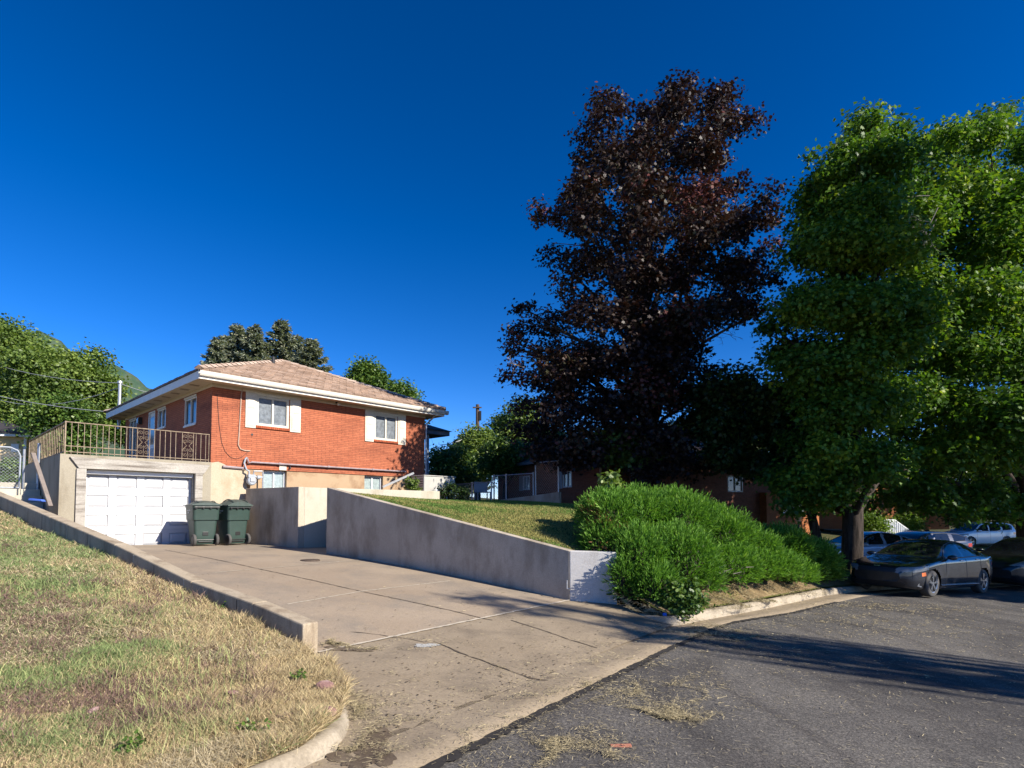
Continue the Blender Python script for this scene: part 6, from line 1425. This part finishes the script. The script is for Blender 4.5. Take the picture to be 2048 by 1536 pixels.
# chain link gate at the top of the steps, far left
gt = tag(empty('chain_link_gate', HC + HT*-3.66 + HN*2.8, HA), 'chain link gate at the top of the steps beside the garage', 'gate'); gb = 2.2
MB().tube([(0,0,gb-.2),(0,0,gb+1.35)], .035, 8).build('post', 'galv', gt); MB().tube([(-.32,0,gb-.2),(-.32,0,gb+1.15)], .03, 8).build('post', 'galv', gt)
MB().tube([(-.40,0,gb+.05),(-.40,0,gb+.95),(-.46,0,gb+1.1),(-.62,0,gb+1.18),(-1.9,0,gb+1.18),(-1.9,0,gb+.05),(-.40,0,gb+.05)], .022, 8).build('frame', 'greypaint', gt)
b = MB(); chainlink(b, (-1.9,0), (-.40,0), gb+.05, gb+1.15, .085, .002); b.build('mesh', 'greypaint', gt)
sh_ = tag(empty('outbuilding', (W(-5, 1022, 29).x, 29, 0), R(25)), 'tan sided outbuilding with white trim and dark roof at the left edge', 'building'); sb = 1.2
zt_ = W(30, 873, 29).z
MB().box(-5,1.05,0,5,sb,zt_-.0).build('wall', 'tan', sh_); b = MB(); b.box(-5.3,1.35,-.35,5.3,zt_+.003,zt_+.14); b.build('fascia', 'white', sh_)
b = MB(); b.poly([(-5.4,-.45,zt_+.145),(1.5,-.45,zt_+.145),(-.5,2.5,zt_+1.1),(-4,2.5,zt_+1.1)]).poly([(1.5,-.45,zt_+.145),(1.5,5.4,zt_+.145),(-.5,2.5,zt_+1.1)]).poly([(-5.4,-.45,zt_+.145),(-4,2.5,zt_+1.1),(-5.4,5.4,zt_+.145)]); b.build('roof', 'porchroof', sh_)
MB().box(-.9,.0,-.03,-.003,sb,zt_-.35).build('door', 'white', sh_); MB().box(.95,1.06,-.04,-.003,sb,zt_).build('corner_board', 'white', sh_); MB().box(.45,.75,-.03,-.003,zt_-.75,zt_-.35).build('meter_box', 'white', sh_)
gtree('bush', 22, 915, 985, 42, 20.5, 'greenD', 'dark green bush behind the chain link gate', 3500, .13, seed=77, trunk=0, twig=.12, cat='bush', group=None)
# utility pole
p = W(955, 900, 42); zb_ = 1.0; up = tag(empty('utility_pole', (p.x, p.y, zb_)), 'wooden utility pole with transformer rising between the houses', 'utility pole'); H = W(955, 809, 42).z - zb_
MB().tube([(0,0,-.5),(0,0,H)], [.17,.13], 10).build('pole', 'pole', up); MB().lathe([(0,H-3.3),(.26,H-3.28),(.28,H-2.3),(.2,H-2.2),(0,H-2.18)], 'z', (.42,-.1,0), 14).build('transformer', 'greypaint', up)
MB().bar((-.35,-.15,H-.25),(.3,-.15,H-.25),.09).build('crossarm', 'pole', up); MB().box(.12,.28,-.16,-.05,H-1.2,H-.5).build('cutout', 'dark', up)
MB().tube([(.3,-.1,H-2.1),(.33,-.1,H-1.7)], .04, 6).build('bushing', 'galv', up)
wire(sag(W(953,893,42), W(1010,945,36), .2), .03, 'slack cable dropping right from the utility pole')
wire(sag(W(962,852,42), W(880,890,30), .3), .02, 'cable from the utility pole towards the house porch')
# ---------------------------------------------------------------- trees outside the frame whose shadows fall into it
def shade_tree(x, y, z0, cl, n, label, r0=.16, mat='green', nl=14, ls=.25):
    root = tag(empty('tree', (x, y, z0)), label, 'tree'); rc = [(c[0]-x, c[1]-y, c[2]-z0, c[3]) for c in cl]
    crown('crown', rc, n, ls, 'maple', mat, root, twig=.25); trunk_limbs((0,0,-.2), rc, r0, root, nl=nl); return root
d3 = Vector((SUN_H.x, SUN_H.y, math.tan(SUN_EL)))
def toward(x, y, d, dz=0): p = Vector((x, y, float(road_h(x, y)))) + d3*d; return (p.x, p.y, p.z+dz)
rr = random.Random(5)
cl = []  # unseen crown: clumps set sunward of the sedan, maple and juniper to shade them
for (x, y) in ((13.2,16.6),(14.2,17.4),(12.0,16.4),(15.4,16.0),(14.0,15.0),(16.6,14.6),(12.7,15.3),(16,18),(11.2,17.2),(10.2,16.8)): cl.append((*toward(x, y, rr.uniform(10,12.5)), .95))
for _ in range(34):
    p = W(rr.uniform(1520,1730), rr.uniform(560,1010), 15.8+rr.uniform(-1.3,1.4)) + d3*14; cl.append((p.x, p.y, p.z, 1.15))
for _ in range(9):
    p = W(rr.uniform(1510,1640), rr.uniform(450,600), 18) + d3*14; cl.append((p.x, p.y, p.z, .8))
for _ in range(22):
    p = W(rr.uniform(1740,2100), rr.uniform(960,1050), 21+rr.uniform(-1.5,1.5)) + d3*15; cl.append((p.x, p.y, p.z, 1.1))
for _ in range(14):
    p = W(rr.uniform(1560,1740), rr.uniform(620,1000), 15.8+rr.uniform(-1.3,1.4)) + d3*14; cl.append((p.x, p.y, p.z, 1.1))
for _ in range(16):
    p = W(rr.uniform(1530,1730), rr.uniform(530,740), 15.8+rr.uniform(-1.3,1.4)) + d3*14; cl.append((p.x, p.y, p.z, 1.1))
for _ in range(16):
    p = W(rr.uniform(1600,1790), rr.uniform(840,1015), 15.8+rr.uniform(-1.2,1.2)) + d3*13; cl.append((p.x, p.y, p.z, 1.1))
for _ in range(10):
    p = W(rr.uniform(1580,1690), rr.uniform(1090,1160), 15.6) + d3*13; cl.append((p.x, p.y, p.z, .8))
shade_tree(26.5, 9.6, -1.3, cl, 72000, 'unseen tree outside the right edge, crown shaped to shade sedan, maple and juniper', .2)
cl = []  # unseen tree added for its shade on the white car and far house
for _ in range(34):
    p = Vector((rr.uniform(27,37), rr.uniform(37.5,43), rr.uniform(-.8,.9))) + d3*15; cl.append((p.x, p.y, p.z, 1.2))
for _ in range(16):
    p = Vector((rr.uniform(30,38), rr.uniform(44,48), rr.uniform(0,3.5))) + d3*16; cl.append((p.x, p.y, p.z, 1.2))
shade_tree(47.0, 31.5, -1.6, cl, 26000, 'unseen tree added beyond the right edge to shade the white car', .2)
b = None
t = tag(empty('poplar_tree', (17.0, .35, -.75)), 'slender bare poplar outside the right edge throwing long streaks over the road', 'tree')
b = MB()
for k in range(24):
    ox, oy = rr.gauss(0,.6), rr.uniform(-1.25,.85); H = rr.uniform(8.5,13.5); e = Vector((ox*1.3, oy*1.25, H)); m = Vector((ox*.8, oy*.8, H*.45)); b.tube([(0+ox*.2,oy*.25,-.3), tuple(m), tuple(e)], [.12, .09, .03], 7)
    for _ in range(26):
        s0 = rr.uniform(.3,.95); a = Vector((ox*1.2*s0, oy*1.2*s0, H*s0)); b.tube([tuple(a), tuple(a+Vector((rr.gauss(0,.16), rr.gauss(0,.16), rr.uniform(.5,1.1))))], [.022,.008], 5, False)
b.build('trunk', 'bark', t)
pcl = [(rr.gauss(0,.5), rr.uniform(-.5,.8), rr.uniform(4.5,12.5), .45) for _ in range(40)]; crown('crown', pcl, 4600, .13, 'rhomb', 'greenL', t, twig=.12)
